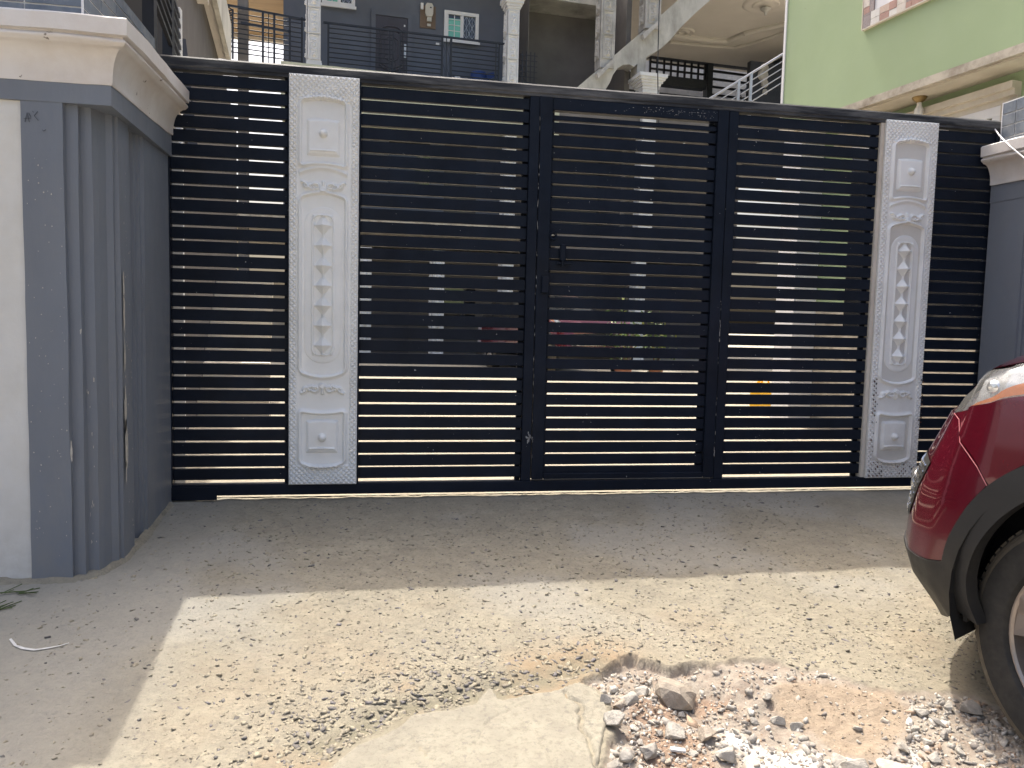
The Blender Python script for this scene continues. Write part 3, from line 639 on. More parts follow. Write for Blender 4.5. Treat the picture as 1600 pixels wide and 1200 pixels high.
Hh += ridge(V - (py_(262) + 0.03 * ((U - cx) / 0.12) ** 2 - 0.01), 0.011, 0.006) * sstep(0.125, 0.12, np.abs(U - cx))
c2, h2 = py_(440), 0.455
Hh += box(c2, h2, 0.03, 0.03, 0.120)
d = rrect(cx, c2, 0.090, 0.405, 0.085); Hh += 0.006 * sstep(0.008, -0.008, d) + ridge(d - 0.004, 0.006, 0.004)
d = rrect(cx, c2, 0.052, 0.365, 0.035); Hh += -0.006 * sstep(0.004, -0.004, d) + ridge(d, 0.005, 0.004)
pv = 0.105
t = ((V - (c2 - 0.3675)) / pv); k = np.floor(t); ft = t - k
inside = (t > 0) & (t < 7)
hx = np.abs(U - cx) / 0.046; pyr = np.clip(1 - np.maximum(hx, 0) * 0.85 - np.abs(ft - 0.5) * 1.7, 0, 1) * (hx < 1.0)
Hh += np.where(inside, 0.026 * pyr + 0.006 * np.clip(1 - hx * 3 - 6 * np.minimum(ft, 1 - ft), 0, 1), 0)
Hh += np.where(inside, ridge((hx - 1.0) * 0.046, 0.006, 0.004), 0)
def scroll(c, flip):
    P = []
    for s in (-1, 1):
        a = np.linspace(0, 3.6 * math.pi / 2, 22); r = 0.020 * (1 - 0.12 * a / 1.5) 
        P.append(np.stack([s * (0.038 + r * np.cos(a + 0.5)), flip * (0.004 - r * np.sin(a + 0.5) * 0.8)], 1))
        a = np.linspace(0, 4.2, 18); r = 0.017 * (1 - 0.11 * a)
        P.append(np.stack([s * (0.086 + r * np.cos(math.pi - a)), flip * (-0.004 + r * np.sin(math.pi - a))], 1))
        P.append(np.array([[s * 0.05, flip * 0.018], [s * 0.072, flip * 0.012], [s * 0.092, flip * -0.012], [s * 0.108, flip * -0.018]]))
    for a in (-0.9, -0.45, 0, 0.45, 0.9):
        P.append(np.array([[0, flip * 0.004], [0.018 * math.sin(a), flip * (0.004 + 0.024 * math.cos(a))]]))
    P.append(np.array([[0, -flip * 0.004], [0.0, -flip * 0.02]]))
    H = np.zeros_like(U); sel = (np.abs(V - c) < 0.06)
    uu = U[sel] - cx; vv_ = V[sel] - c; d = np.full(uu.shape, 1e9)
    for q in P:
        for (ax, ay), (bx, by) in zip(q[:-1], q[1:]):
            ex, ey = bx - ax, by - ay; tt = np.clip(((uu - ax) * ex + (vv_ - ay) * ey) / (ex * ex + ey * ey + 1e-12), 0, 1)
            d = np.minimum(d, np.hypot(uu - ax - ex * tt, vv_ - ay - ey * tt))
    H[sel] = ridge(d, 0.0062, 0.0095); return H
Hh += scroll(py_(287), 1) + scroll(py_(603), -1)
edge = np.minimum(np.minimum(U, PW - U), np.minimum(V, PH - V)); Hh = 2.1 * Hh * sstep(0, 0.006, edge)
def panel(x0, material, name='embossed_panel', label=None):
    me = grid_mesh(name, U, -0.0405 - Hh, 2.234 - V)
    # box return
    mbx = MB().box(0, PW, -0.040, 0.03, 2.234 - PH, 2.234, 0.0015)
    o = add_obj(name, me, material, gate, label=label); o.location = (x0, 0, 0)
    b = mbx.build('panel_box', M['wall_white'] if label else M['white_panel'], o)
    if label: o.scale = (0.972, 1, 1)
    return o
MB().box(-0.480, -0.4735, -0.030, 0.03, 0.089, 2.2165).build('panel_edge_strip', M['navy'], gate)
MB().box(-0.1155, -0.1075, -0.034, 0.03, 0.089, 2.2165).build('panel_edge_strip', M['navy'], gate)
panel(-0.4725, M['white_panel'])
panel(2.942, M['white_worn'], label='right embossed panel with flaking paint near its foot')
MB().box(2.917, 2.9405, -0.026, 0.03, 0.089, 2.2165).build('panel_edge_strip', M['trim'], gate)
# rust flakes on the lattice of the right panel
M['rust'] = mat('rust_flake', (0.10, 0.045, 0.03), 0.9, vary=0.4, scale=80, island=[(0.10, 0.04, 0.025), (0.06, 0.055, 0.055), (0.16, 0.09, 0.06)])
v = []; f = []
for i in range(150):
    a = random.random()
    if a < 0.35: x_ = random.choice([random.uniform(0.004, 0.036), random.uniform(0.322, 0.352)]); z_ = random.uniform(0.42, 0.70) if random.random() < .8 else random.uniform(0.2, 0.42)
    else:
        x_ = random.uniform(0.01, 0.346); z_ = random.uniform(0.092, 0.185)
        if 0.10 < x_ < 0.22 and random.random() < 0.85: continue
    k = round((x_ + (2.234 - z_)) / p); l = round((x_ - (2.234 - z_)) / p)
    x_ = (k + l) * p / 2; z_ = 2.234 - (k - l) * p / 2
    if not (0.004 < x_ < 0.352 and 0.09 < z_ < 0.75): continue
    s = random.uniform(0.003, 0.0062); b0 = len(v)
    for t_ in range(5):
        aa = t_ * 1.2566 + random.uniform(-.3, .3); v.append((2.942 + x_ + s * math.cos(aa), -0.0425 - 0.0125, z_ + s * 1.3 * math.sin(aa)))
    f.append(tuple(range(b0, b0 + 5)))
add_obj('rust_flakes', pyd('rust_flakes', v, f), M['rust'], gate, kind='stuff')
# worn paint scratches on the wicket top and post foot
M['bare'] = mat('bare_scratched_metal', (0.30, 0.30, 0.30), 0.6, vary=0.15, scale=80)
v = []; f = []
def fleck(x_, y_, z_, sx_, sz_):
    b0 = len(v); n_ = random.choice([5, 6, 7])
    for t_ in range(n_):
        aa = t_ * 6.283 / n_; rr = random.uniform(0.5, 1.1); v.append((x_ + sx_ * rr * math.cos(aa), y_, z_ + sz_ * rr * math.sin(aa)))
    f.append(tuple(range(b0, b0 + n_)))
for i in range(70):
    x_ = random.gauss(1.62, 0.16); 
    if not 0.95 < x_ < 1.88: continue
    fleck(x_, -0.0297, random.uniform(2.165, 2.205), random.uniform(0.001, 0.006), random.uniform(0.0006, 0.0022))
for i in range(12): fleck(random.gauss(1.75, 0.03), -0.0297, 2.192, random.uniform(0.004, 0.010), 0.0016)
for i in range(9): fleck(random.gauss(0.835, 0.005), -0.0288, random.gauss(0.34, 0.02), random.uniform(0.002, 0.006), random.uniform(0.006, 0.016))
for i in range(30): fleck(random.gauss(0.854, 0.002), -0.0318, random.uniform(0.2, 2.1), random.uniform(0.001, 0.002), random.uniform(0.004, 0.02))
for i in range(26): fleck(random.gauss(1.954, 0.002), -0.0318, random.uniform(0.2, 1.2), random.uniform(0.001, 0.002), random.uniform(0.004, 0.02))
for i in range(60):
    k = random.randrange(30); fleck(random.uniform(-0.05, 2.9), -0.0165, zc[k] + random.uniform(-0.02, 0.02), random.uniform(0.001, 0.003), random.uniform(0.001, 0.003))
add_obj('paint_chips', pyd('paint_chips', v, f), M['bare'], gate, kind='stuff')

# ------------------------------------------------------------------ cornice profile helper
def cap_profile():   # (outward offset, z) bottom to top
    p = [(-0.02, 1.857), (0.006, 1.857), (0.008, 1.868)]
    for t in np.linspace(0, 1, 9):
        a = t * math.pi / 2; p.append((0.008 + 0.058 * (1 - math.cos(a)), 1.870 + 0.118 * math.sin(a) ** 1.0))
    for t in np.linspace(0, 1, 6): p.append((0.068 + 0.014 * math.sin(t * math.pi), 1.990 + 0.030 * t))
    p += [(0.070, 2.024), (0.088, 2.026), (0.090, 2.084), (0.080, 2.092), (-0.09, 2.094)]
    return p
def cap_mesh(corners, normals, name, parent, rough=True):
    """corners: plan points of the wall line; normals: outward mitre offset directions for each"""
    prof = cap_profile(); k = len(prof); v = []; f = []
    pts = []; nr = []
    for i in range(len(corners) - 1):
        a = np.array(corners[i]); b = np.array(corners[i + 1]); n_ = max(2, int(np.linalg.norm(b - a) / 0.03))
        for j in range(n_): t = j / n_; pts.append(a * (1 - t) + b * t); nr.append(np.array(normals[i]) * (1 - t) + np.array(normals[i + 1]) * t)
    pts.append(np.array(corners[-1])); nr.append(np.array(normals[-1]))
    for i, (q, n_) in enumerate(zip(pts, nr)):
        for j, (o_, z) in enumerate(prof):
            wv = 0.004 * (float(fbm(np.array([i * 0.13]), np.array([j * 0.2]), 3, 91)[0]) - 0.5) * 2 if rough else 0
            v.append((q[0] + n_[0] * (o_ + wv), q[1] + n_[1] * (o_ + wv), z + wv * 1.2 + 0.032 * max(0, q[1] + 0.96)))
    f = [(i * k + j, (i + 1) * k + j, (i + 1) * k + j + 1, i * k + j + 1) for i in range(len(pts) - 1) for j in range(k - 1)]
    f += [tuple(range(k)), tuple(range((len(pts) - 1) * k, len(pts) * k))[::-1]]
    mb = MB(); mb.v = v; mb.f = f; return mb.build(name, M['cap'], parent, True)

# ------------------------------------------------------------------ left gate pier with wall
lp = thing('gate_pier_wall', 'left slate blue gate pier with fluted corner, cream cornice and white wall', 'wall', (-1.3, -0.5, -0.15))
off = lambda o: setattr(o, 'location', (1.3, 0.5, 0.15))
YF = -0.955
plan = [(-1.362, YF), (-1.212, YF), (-1.212, YF + 0.022), (-1.168, YF + 0.024), (-1.166, YF + 0.052), (-1.128, YF + 0.054), (-1.118, YF + 0.085),
        (-1.106, YF + 0.135), (-1.085, YF + 0.150), (-1.085, YF + 0.172), (-1.070, YF + 0.176), (-1.070, YF + 0.31), (-1.104, YF + 0.312), (-1.104, YF + 0.44), (-1.092, YF + 0.443), (-1.092, YF + 0.475), (-1.080, YF + 0.478), (-1.080, YF + 0.505), (-1.068, YF + 0.508), (-1.068, -0.032), (-1.064, 0.25), (-1.362, 0.25)]
mb = MB(); nz = 46; zz = np.linspace(-0.35, 1.782, nz); n = len(plan)
# vertical faces subdivided and slightly hand trowelled
vv = []; pl2 = []
for i in range(n):
    a = np.array(plan[i]); b = np.array(plan[(i + 1) % n]); pl2.append(a)
n = len(pl2)
for k, z in enumerate(zz):
    for i, q in enumerate(pl2):
        wv = 0.0035 * (float(fbm(np.array([z * 3.0 + i * 7.3]), np.array([i * 3.1]), 3, 12)[0]) - 0.5) * 2
        vv.append((q[0] + wv, q[1] + wv * 0.7, z))
ff = [(k * n + i, k * n + (i + 1) % n, (k + 1) * n + (i + 1) % n, (k + 1) * n + i) for k in range(nz - 1) for i in range(n)] + [tuple(range((nz - 1) * n, nz * n))]
mb.v = vv; mb.f = ff; off(mb.build('pier_shaft', M['slate'], lp))
off(MB().prism([(-4.5, YF - 0.003), (on_y(173, 136, YF)[0] + 0.002, YF - 0.003), (-1.058, 0.25), (-4.5, 0.25)], 2, 1.782, 1.889).build('head_band', M['slate'], lp))
off(MB().box(-4.5, -1.3635, YF + 0.010, 0.25, -0.35, 1.7815).build('white_wall_panel', M['wall_white'], lp))
CX = float(on_y(173, 136, YF)[0])
c_ = cap_mesh([(-4.5, YF), (CX, YF), (-1.054, 0.02)], [(0, -1), (1, -1), (1, 0)], 'cornice', lp); off(c_)
# coping upstand clad in small grey tiles
off(MB().box(-4.5, -1.142, YF + 0.022, 0.03, 2.060, 2.345).build('upstand', M['grout'], lp))
off(MB().box(-2.2, -1.146, YF + 0.026, YF + 0.42, 2.345, 3.3).build('shadow_block', M['slate'], lp))  # added block above the view, lengthens the pier shadow on the driveway
tmesh = MB().box(0, 0.198, 0, 0.004, 0, 0.050, 0.001).build('tile', M['tile'], lp)
tl = []
for r in range(5):
    for k in range(5): tl.append(((-1.142 - 0.2035 * (k + 1) + 0.002, YF + 0.0175, 2.096 + r * 0.056), 0))
    for k in range(5):
        y_ = YF + 0.026 + 0.2 * k * 0.96
        tl.append(((-1.1375, y_, 2.096 + r * 0.056), math.pi / 2))
for i, (l, rz) in enumerate(tl):
    o = tmesh if i == 0 else copy_part(tmesh, lp)
    if rz: o.scale = (0.945, 1, 1)
    o.location = (l[0] + 1.3, l[1] + 0.5, l[2] + 0.15); o.rotation_euler = (0, 0, rz)
off(MB().box(-1.1445, -1.1375, YF + 0.0155, YF + 0.0225, 2.096, 2.345).build('corner_trim', M['pvc'], lp))
# marker scrawl on the pier
mk = MB()
for a, b in ((( -1.345, 1.70), (-1.337, 1.735)), ((-1.337, 1.735), (-1.330, 1.70)), ((-1.349, 1.712), (-1.324, 1.716)), ((-1.331, 1.735), (-1.324, 1.72)),
             ((-1.300, 1.742), (-1.312, 1.725)), ((-1.312, 1.725), (-1.298, 1.708)), ((-1.318, 1.742), (-1.314, 1.738)), ((-1.285, 1.675), (-1.280, 1.670)), ((-1.280, 1.670), (-1.272, 1.676))):
    mk.bar((a[0], YF - 0.0035, a[1]), (b[0], YF - 0.0035, b[1]), 0.0011, 4)
off(mk.build('marker_scrawl', M['graffiti'], lp))
# plaster scars
M['plaster'] = mat('exposed_plaster', (0.46, 0.43, 0.38), 0.9, vary=0.2, scale=50)
v = []; f = []
def scar(x_, y_, z_, h_, w_, ax):
    b0 = len(v); n_ = 14
    for t_ in range(n_):
        aa = t_ * 6.283 / n_; rr = random.uniform(0.6, 1.1); o_ = w_ * rr * math.cos(aa); zz_ = h_ * rr * math.sin(aa)
        v.append((x_ + (o_ if ax == 0 else 0.0), y_ + (o_ if ax == 1 else 0), z_ + zz_))
    f.append(tuple(range(b0, b0 + n_)))
for z_, h_, w_ in ((1.10, 0.07, 0.010), (0.98, 0.10, 0.014), (0.80, 0.09, 0.011), (0.55, 0.12, 0.017), (0.42, 0.11, 0.022), (0.30, 0.06, 0.009)):
    scar(-1.0635, -0.755 + random.uniform(-0.004, 0.004), z_, h_, w_, 1)
for z_, h_, w_ in ((0.62, 0.05, 0.004), (0.40, 0.06, 0.005)): scar(-1.0965, YF + 0.143, z_, h_, w_, 1)
scar(-1.205, YF - 0.0045, 0.42, 0.05, 0.005, 0)
for i in range(70): scar(random.uniform(-1.35, -1.22), YF - 0.0045, random.uniform(0, 1.6), random.uniform(0.001, 0.004), random.uniform(0.001, 0.003), 0)
for i in range(14): scar(-1.155 + random.uniform(-.01, .02), YF + 0.049, random.uniform(-0.05, 0.8), random.uniform(0.002, 0.012), random.uniform(0.001, 0.003), 0)
for i in range(40): scar(-1.0635, random.uniform(-0.75, -0.66), random.uniform(0, 1.6), random.uniform(0.001, 0.008), random.uniform(0.001, 0.004), 1)
o = add_obj('plaster_scars', pyd('plaster_scars', v, f), M['plaster'], lp, kind='stuff'); off(o)
# mortar fillet at the pier foot
mf = MB(); r_ = random.Random(3)
path = [(-4.4, YF), (-1.36, YF), (-1.21, YF), (-1.13, YF + 0.06), (-1.09, YF + 0.15), (-1.07, YF + 0.2), (-1.07, -0.05)]
vv = []; ff = []; idx = 0
pp = []
for a, b in zip(path[:-1], path[1:]):
    n_ = max(2, int(math.hypot(b[0] - a[0], b[1] - a[1]) / 0.02)); nx_, ny_ = (b[1] - a[1]), -(b[0] - a[0]); l_ = math.hypot(nx_, ny_)
    for j in range(n_): t = j / n_; pp.append((a[0] * (1 - t) + b[0] * t, a[1] * (1 - t) + b[1] * t, nx_ / l_, ny_ / l_))
for (x_, y_, nx_, ny_) in pp:
    w1 = 0.012 + 0.03 * float(fbm(np.array([x_ * 9 + 3]), np.array([y_ * 9]), 3, 5)[0]); h1 = 0.004 + 0.022 * float(fbm(np.array([x_ * 14]), np.array([y_ * 14 + 9]), 3, 6)[0]); z_ = float(G0(x_, y_))
    vv += [(x_ - nx_ * 0.01, y_ - ny_ * 0.01, z_ + h1), (x_ + nx_ * w1 * 0.35, y_ + ny_ * w1 * 0.35, z_ + h1 * 0.75), (x_ + nx_ * w1, y_ + ny_ * w1, z_ - 0.006)]
ff = [(3 * i + j, 3 * i + 3 + j, 3 * i + 4 + j, 3 * i + 1 + j) for i in range(len(pp) - 1) for j in range(2)]
mf.v = vv; mf.f = ff; off(mf.build('mortar_fillet', M['ground'], lp, True))

# ------------------------------------------------------------------ right gate pier
XR = 3.68
rp_ = thing('gate_pier', 'right slate blue gate pier with cream cornice behind the red car', 'wall', (XR, -0.5, -0.1))
offr = lambda o: setattr(o, 'location', (-XR, 0.5, 0.1))
plan = [(XR, -0.034), (XR, -0.30), (XR + 0.012, -0.302), (XR + 0.012, -0.325), (XR + 0.024, -0.327), (XR + 0.024, -0.35), (XR + 0.036, -0.352), (XR + 0.036, -0.46), (XR, -0.462), (XR, -1.2), (XR + 0.9, -1.2), (XR + 0.9, -0.034)]
offr(MB().prism(plan, 2, -0.3, 1.782).build('pier_shaft', M['slate'], rp_))
offr(MB().box(XR - 0.003, XR + 0.9, -1.21, -0.033, 1.782, 1.889).build('head_band', M['slate'], rp_))
offr(MB().box(XR + 0.9005, XR + 6, -1.15, -0.9, -0.4, 2.2).build('white_wall_panel', M['wall_white'], rp_))
offr(cap_mesh([(XR - 0.006, -0.035), (XR - 0.006, -1.21)], [(-1, 0), (-1, 0)], 'cornice', rp_))
offr(MB().box(XR + 0.03, XR + 0.9, -1.18, -0.05, 2.06, 2.381).build('upstand', M['grout'], rp_))
for r in range(4):
    for k in range(6):
        w0 = 0.095 if k == 0 else 0.165
        y_ = -0.052 - (0 if k == 0 else 0.10 + 0.17 * (k - 1)) - w0
        o = copy_part(tmesh, rp_); o.scale = (w0 / 0.198, 1, 1.28); o.rotation_euler = (0, 0, math.pi / 2)
        o.location = (XR + 0.0298 - XR, y_ + 0.5, 2.096 + r * 0.0715 + 0.1)
offr(MB().box(XR + 0.024, XR + 0.0305, -0.0515, -0.046, 2.096, 2.381).build('corner_trim', M['pvc'], rp_))
cb = MB(); a = on_y(1553, 200, -0.075); b_ = np.array([XR - 0.13, -0.14, 2.13]); 
p0 = np.array([XR + 0.02, -0.06, 2.24]); p1 = np.array([XR - 0.125, -0.12, 2.118]); 
q0 = hit(1556, 204, (XR - 0.0, 0, 0), np.array([1., 0, 0])); q1 = hit(1600, 247, (XR - 0.14, 0, 0), np.array([1., 0, 0]))
def hx_(px, py, x): return hit(px, py, (x, 0, 0), np.array([1., 0, 0]))
pts = [hx_(1532, 211, XR - 0.02), hx_(1554, 201, XR + 0.005), hx_(1562, 212, XR - 0.05), hx_(1580, 230, XR - 0.125), hx_(1603, 249, XR - 0.13), hx_(1660, 310, XR - 0.13)]
add = MB().tube([tuple(q) for q in pts[1:]], 0.0042, 6); add.build('white_cable', M['pvc'], label='white plastic cable strung over the right pier cornice', cat='cable')

# ------------------------------------------------------------------ railing on the left wall top (seen edge on)
u7 = np.array([-math.sin(R_(7.5)), math.cos(R_(7.5)), 0])
rl = thing('wall_railing', 'black bar railing with white end post above the left wall', 'railing', (-1.9, 1.3, 0))
def offp(o, root): o.location = tuple(-c for c in root.location)
w_end = on_y(278.5, 60, 1.7)      # foot line of the end post
bx, by = w_end[0], w_end[1]
mbp = MB(); mbp.box(bx - 0.022, bx + 0.022, by - 0.03, by + 0.03, 0.0, on_y(278, 13, by)[2], 0.004); o = mbp.build('end_post', M['pvc'], rl); offp(o, rl)
ztop = on_y(278, 13, by)[2]
for k, (pxs, pys) in enumerate([((279, 26),) * 2, ((280, 42),) * 2, ((280, 58),) * 2, ((281, 76),) * 2, ((281, 92),) * 2, ((281, 108),) * 2]):
    e = on_y(pxs[0], pxs[1], by - 0.06)
    s = e - u7 * 1.9
    m1 = MB(); m1.bar(tuple(s), tuple(e), 0.016, 4); o = m1.build('rail_bar', M['black'], rl); offp(o, rl)
for dd in (0.55, 1.35):
    q = np.array([bx, by, 0]) - u7 * dd; o = MB().box(q[0] - 0.03, q[0] + 0.03, q[1] - 0.03, q[1] + 0.03, 0.0, 3.6).build('post', M['black'], rl); offp(o, rl)
o = MB().bar((bx + 0.03, by + 0.25, 2.2), (bx - 0.12, by + 0.55, 3.1), 0.05, 4).build('brace', M['black'], rl); offp(o, rl)

# ------------------------------------------------------------------ left apartment block inside the yard: balcony soffit
la = thing('apartment_block', 'cream balcony underside of the left apartment block above the gate', 'building', (-3.2, 5, 0))
ZS = 4.15
e1 = on_z(355, 93, ZS); e0 = on_z(333, 0, ZS); du = (e1 - e0); du /= np.linalg.norm(du); dn = np.array([-du[1], du[0], 0])   # inward = left
def A(s, t, z): q = e1 + du * s + dn * t; return (q[0], q[1], z)
def abox(s0, s1, t0, t1, z0, z1):
    v = [A(s0, t0, z0), A(s1, t0, z0), A(s1, t1, z0), A(s0, t1, z0), A(s0, t0, z1), A(s1, t0, z1), A(s1, t1, z1), A(s0, t1, z1)]
    return v, [(0, 3, 2, 1), (4, 5, 6, 7), (0, 1, 5, 4), (1, 2, 6, 5), (2, 3, 7, 6), (3, 0, 4, 7)]
def aput(name, mt, *bs):
    mb = MB()
    for b in bs: mb.add(*abox(*b))
    o = mb.build(name, M[mt], la); offp(o, la); return o
aput('balcony_slab', 'ceiling', (-5.5, 0.0, 0.0, 3.0, ZS, ZS + 0.35))
aput('soffit_moulding', 'ceiling', (-0.16, -0.06, 0.12, 3, ZS - 0.05, ZS - 0.001), (-0.30, -0.21, 0.16, 3, ZS - 0.09, ZS - 0.001), (-1.45, -0.6, 0.12, 0.18, ZS - 0.06, ZS - 0.001), (-2.2, -1.5, 0.22, 3, ZS - 0.16, ZS - 0.001), (-2.9, -2.3, 0.0, 3, ZS - 0.22, ZS - 0.001))
aput('edge_moulding', 'concrete_raw', (-5.5, 0.0, -0.05, -0.001, ZS - 0.06, ZS + 0.42))
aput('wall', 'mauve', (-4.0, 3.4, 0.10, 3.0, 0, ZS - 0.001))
aput('stair_flight', 'trim', *[(-2.6 + 0.26 * k, -2.6 + 0.26 * (k + 1), -0.55, 0.099, 0.17 * k, 0.17 * (k + 1)) for k in range(9)])
aput('upper_wall', 'ceiling', (-5.5, -0.9, 0.9, 3.0, ZS + 0.35, 9))

# ------------------------------------------------------------------ the slate house (own frame: e along the facade, n back, z up)
AL = R_(4.8); HA = np.array([-1.72578258, 15.49798752, 0.0])
eh = np.array([math.cos(AL), math.sin(AL), 0]); nh = np.array([-math.sin(AL), math.cos(AL), 0])
def HP(px, py, o=0.0):
    v = ray(px, py); t = (np.dot(HA - CP, nh) + o) / np.dot(v, nh); q = CP + t * v - HA; return float(q @ eh), float(q[2])
hs = thing('apartment_house', 'slate grey two storey apartment house with white carved columns behind the gate', 'building', tuple(HA), AL)
def hbox(name, mt, *bs, parent=None, label=None, smooth=False, bev=0.0):
    mb = MB()
    for b in bs: mb.box(*b, bev)
    return mb.build(name, M[mt], parent or hs, smooth, label=label)
F2 = 7.08; F1 = 3.55; E0, E1 = -0.68, 6.0
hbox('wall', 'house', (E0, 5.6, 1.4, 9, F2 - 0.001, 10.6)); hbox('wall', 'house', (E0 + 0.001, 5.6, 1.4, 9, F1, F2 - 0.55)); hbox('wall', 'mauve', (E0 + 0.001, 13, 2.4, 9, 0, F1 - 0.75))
hbox('floor_slab', 'fascia', (E0, 6.3, -0.25, 8.9, F2 - 1.15, F2 - 0.002), label='pale slab edge under the upper balcony')
hbox('floor_slab', 'ledge', (-4.0, 6.3, -0.25, 8.9, F1 - 0.30, F1 - 0.002), label='tan slab edge of the lower balcony')
hbox('roof_slab', 'ceiling', (-0.7, 6.3, -0.4, 9, 10.6, 10.9))
hbox('passage_ceiling', 'tan', (-7.0, E0 - 0.002, 1.2, 6.3, 9.75, 9.95))
hbox('ceiling_end_beam', 'trim', (-7.0, E0 - 0.002, 6.1, 6.3, 9.62, 9.749))
hbox('corner_pillar', 'concrete_dark', (-1.68, -1.45, 0.1, 0.4, 0, 11.5))
# carved columns: a moulded module repeated
def module_mesh(wd_, ht, name='relief'):
    a = np.linspace(0, wd_, 24); b = np.linspace(0, ht, 42); UU, VV = np.meshgrid(a, b)
    fr = np.minimum(np.minimum(UU, wd_ - UU), np.minimum(VV, ht - VV))
    H = 0.035 * sstep(0.035, 0.022, fr) - 0.02 * sstep(0.006, 0, fr)
    uc = (UU - wd_ / 2)
    for q in (0.18, 0.3, 0.42, 0.55, 0.66, 0.78): 
        wq = 0.05 + 0.02 * math.sin(q * 20)
        H += 0.05 * np.exp(-((np.abs(uc) - wq * 0.55) ** 2 + (VV - q * ht) ** 2) / 0.0006)
    H += 0.05 * np.exp(-(uc ** 2) / 0.0005) * sstep(0.15, 0.22, VV / ht) * sstep(0.9, 0.8, VV / ht) * (0.6 + 0.4 * np.sin(VV * 90))
    H += 0.035 * np.exp(-(uc ** 2 + (VV - 0.2 * ht) ** 2) / 0.0016)
    return grid_mesh(name, UU - wd_ / 2, -H, VV)
MODH = 0.615; CW = 0.31
relief = module_mesh(CW - 0.02, MODH - 0.02)
def column(e, z0, z1, mt, zm=None, n0=0.0, parent=hs, base=True, capital=None, w_=CW):
    mb = MB().box(e - w_ / 2, e + w_ / 2, n0 - w_ / 2, n0 + w_ / 2, z0, z1)
    if base: mb.box(e - w_ / 2 - 0.03, e + w_ / 2 + 0.03, n0 - w_ / 2 - 0.03, n0 + w_ / 2 + 0.03, z0, z0 + 0.07).box(e - w_ / 2 - 0.018, e + w_ / 2 + 0.018, n0 - w_ / 2 - 0.018, n0 + w_ / 2 + 0.018, z0 + 0.07, z0 + 0.12)
    if capital:
        for k, (dw, h0, h1) in enumerate(((0.025, 0, 0.05), (0.05, 0.05, 0.12), (0.085, 0.12, 0.20), (0.115, 0.20, 0.30))):
            mb.box(e - w_ / 2 - dw, e + w_ / 2 + dw, n0 - w_ / 2 - dw, n0 + w_ / 2 + dw, capital + h0, capital + h1 + 0.001 * k)
    c = mb.build('column', M[mt], parent)
    zt = zm if zm is not None else z0 + 0.13
    first = True
    while zt + MODH < (capital or z1) + 0.02:
        for rz, dx, dy in ((0, 0, -w_ / 2 - 0.003), (-math.pi / 2, -w_ / 2 - 0.003, 0)):
            o = bpy.data.objects.new('relief_panel', relief); COL.objects.link(o); o.parent = c; o.location = (e + dx, n0 + dy, zt + 0.01); o.rotation_euler = (0, 0, rz)
            if not relief.materials: relief.materials.append(M['colwhite'])
            if mt == 'colraw': o.material_slots[0].link = 'OBJECT'; o.material_slots[0].material = M['colraw']
        zt += MODH
    return c
column(0.085, F2, 10.6, 'colwhite', 7.2)
column(5.03, F2 - 0.0, 9.35, 'colwhite', 7.13, base=False, capital=9.02)
column(0.085, 0, F1 - 0.75, 'colwhite'); column(5.03, F1, F2 - 1.16, 'colwhite', base=False); column(0.085, F1, F2 - 1.16, 'mauve' if False else 'house')
column(1.35, 0, F1 - 0.75, 'colwhite'); column(5.03, 0, F1 - 0.75, 'colwhite'); column(3.2, 0, F1 - 0.75, 'colwhite')
# balcony railing of the upper floor
rg = MB().bar((0.3, 0, 8.17), (4.84, 0, 8.17), 0.03, 4).build('balcony_railing', M['black'], hs)
for k in range(8):
    z = 8.17 - 0.115 * (k + 1); z2 = z - 0.0
    for a, b in ((0.42, 1.98), (2.16, 3.22), (3.45, 4.68)):
        MB().bar((a, 0, z), (b, 0, z), 0.0145, 6).build('rail_bar', M['black'], rg)
for e_, r_2 in ((0.42, 0.035), (1.90, 0.022), (1.98, 0.022), (2.16, 0.022), (2.33, 0.018), (3.22, 0.035), (3.33, 0.015), (3.45, 0.035), (4.62, 0.022), (4.70, 0.022)):
    MB().bar((e_, 0, F2), (e_, 0, 8.16), r_2, 4).build('baluster', M['black'], rg)
MB().tube([(2.03 + 0.03 * math.sin(t), 0, 7.2 + 0.9 * t / 12) for t in np.linspace(0, 12, 25)], 0.009, 5).build('scroll_bar', M['black'], rg)
MB().tube([(3.27 + 0.03 * math.sin(t), 0, 7.2 + 0.9 * t / 12) for t in np.linspace(0, 12, 25)], 0.006, 5).tube([(3.39 + 0.03 * math.sin(t + 2), 0, 7.2 + 0.9 * t / 12) for t in np.linspace(0, 12, 25)], 0.006, 5).build('scroll_bar', M['black'], rg)
rg2 = MB().bar((-1.9, 0, 8.30), (-0.1, 0, 8.17), 0.035, 4).bar((-1.6, 0, 7.93), (-0.45, 0, 7.85), 0.04, 4).build('side_railing', M['black'], hs)
for e_, r_2 in ((-1.95, 0.06), (-1.78, 0.03), (-1.1, 0.035), (-0.97, 0.014), (-0.84, 0.035), (-0.48, 0.04), (-0.2, 0.035)):
    MB().bar((e_, 0, F2), (e_, 0, 8.22), r_2, 4).build('baluster', M['black'], rg2)
for k in range(9):
    z = 8.08 - 0.112 * k; MB().bar((-1.9, 0, z + 0.06), (-0.2, 0, z), 0.014, 6).build('rail_bar', M['black'], rg2)
# mesh grill at the far left
MB().tube([(-1.85 + 0.05 * ((k % 2) * 2 - 1), 0.03, 7.2 + 0.06 * k) for k in range(19)], 0.016, 5).build('zigzag_bar', M['black'], rg2)
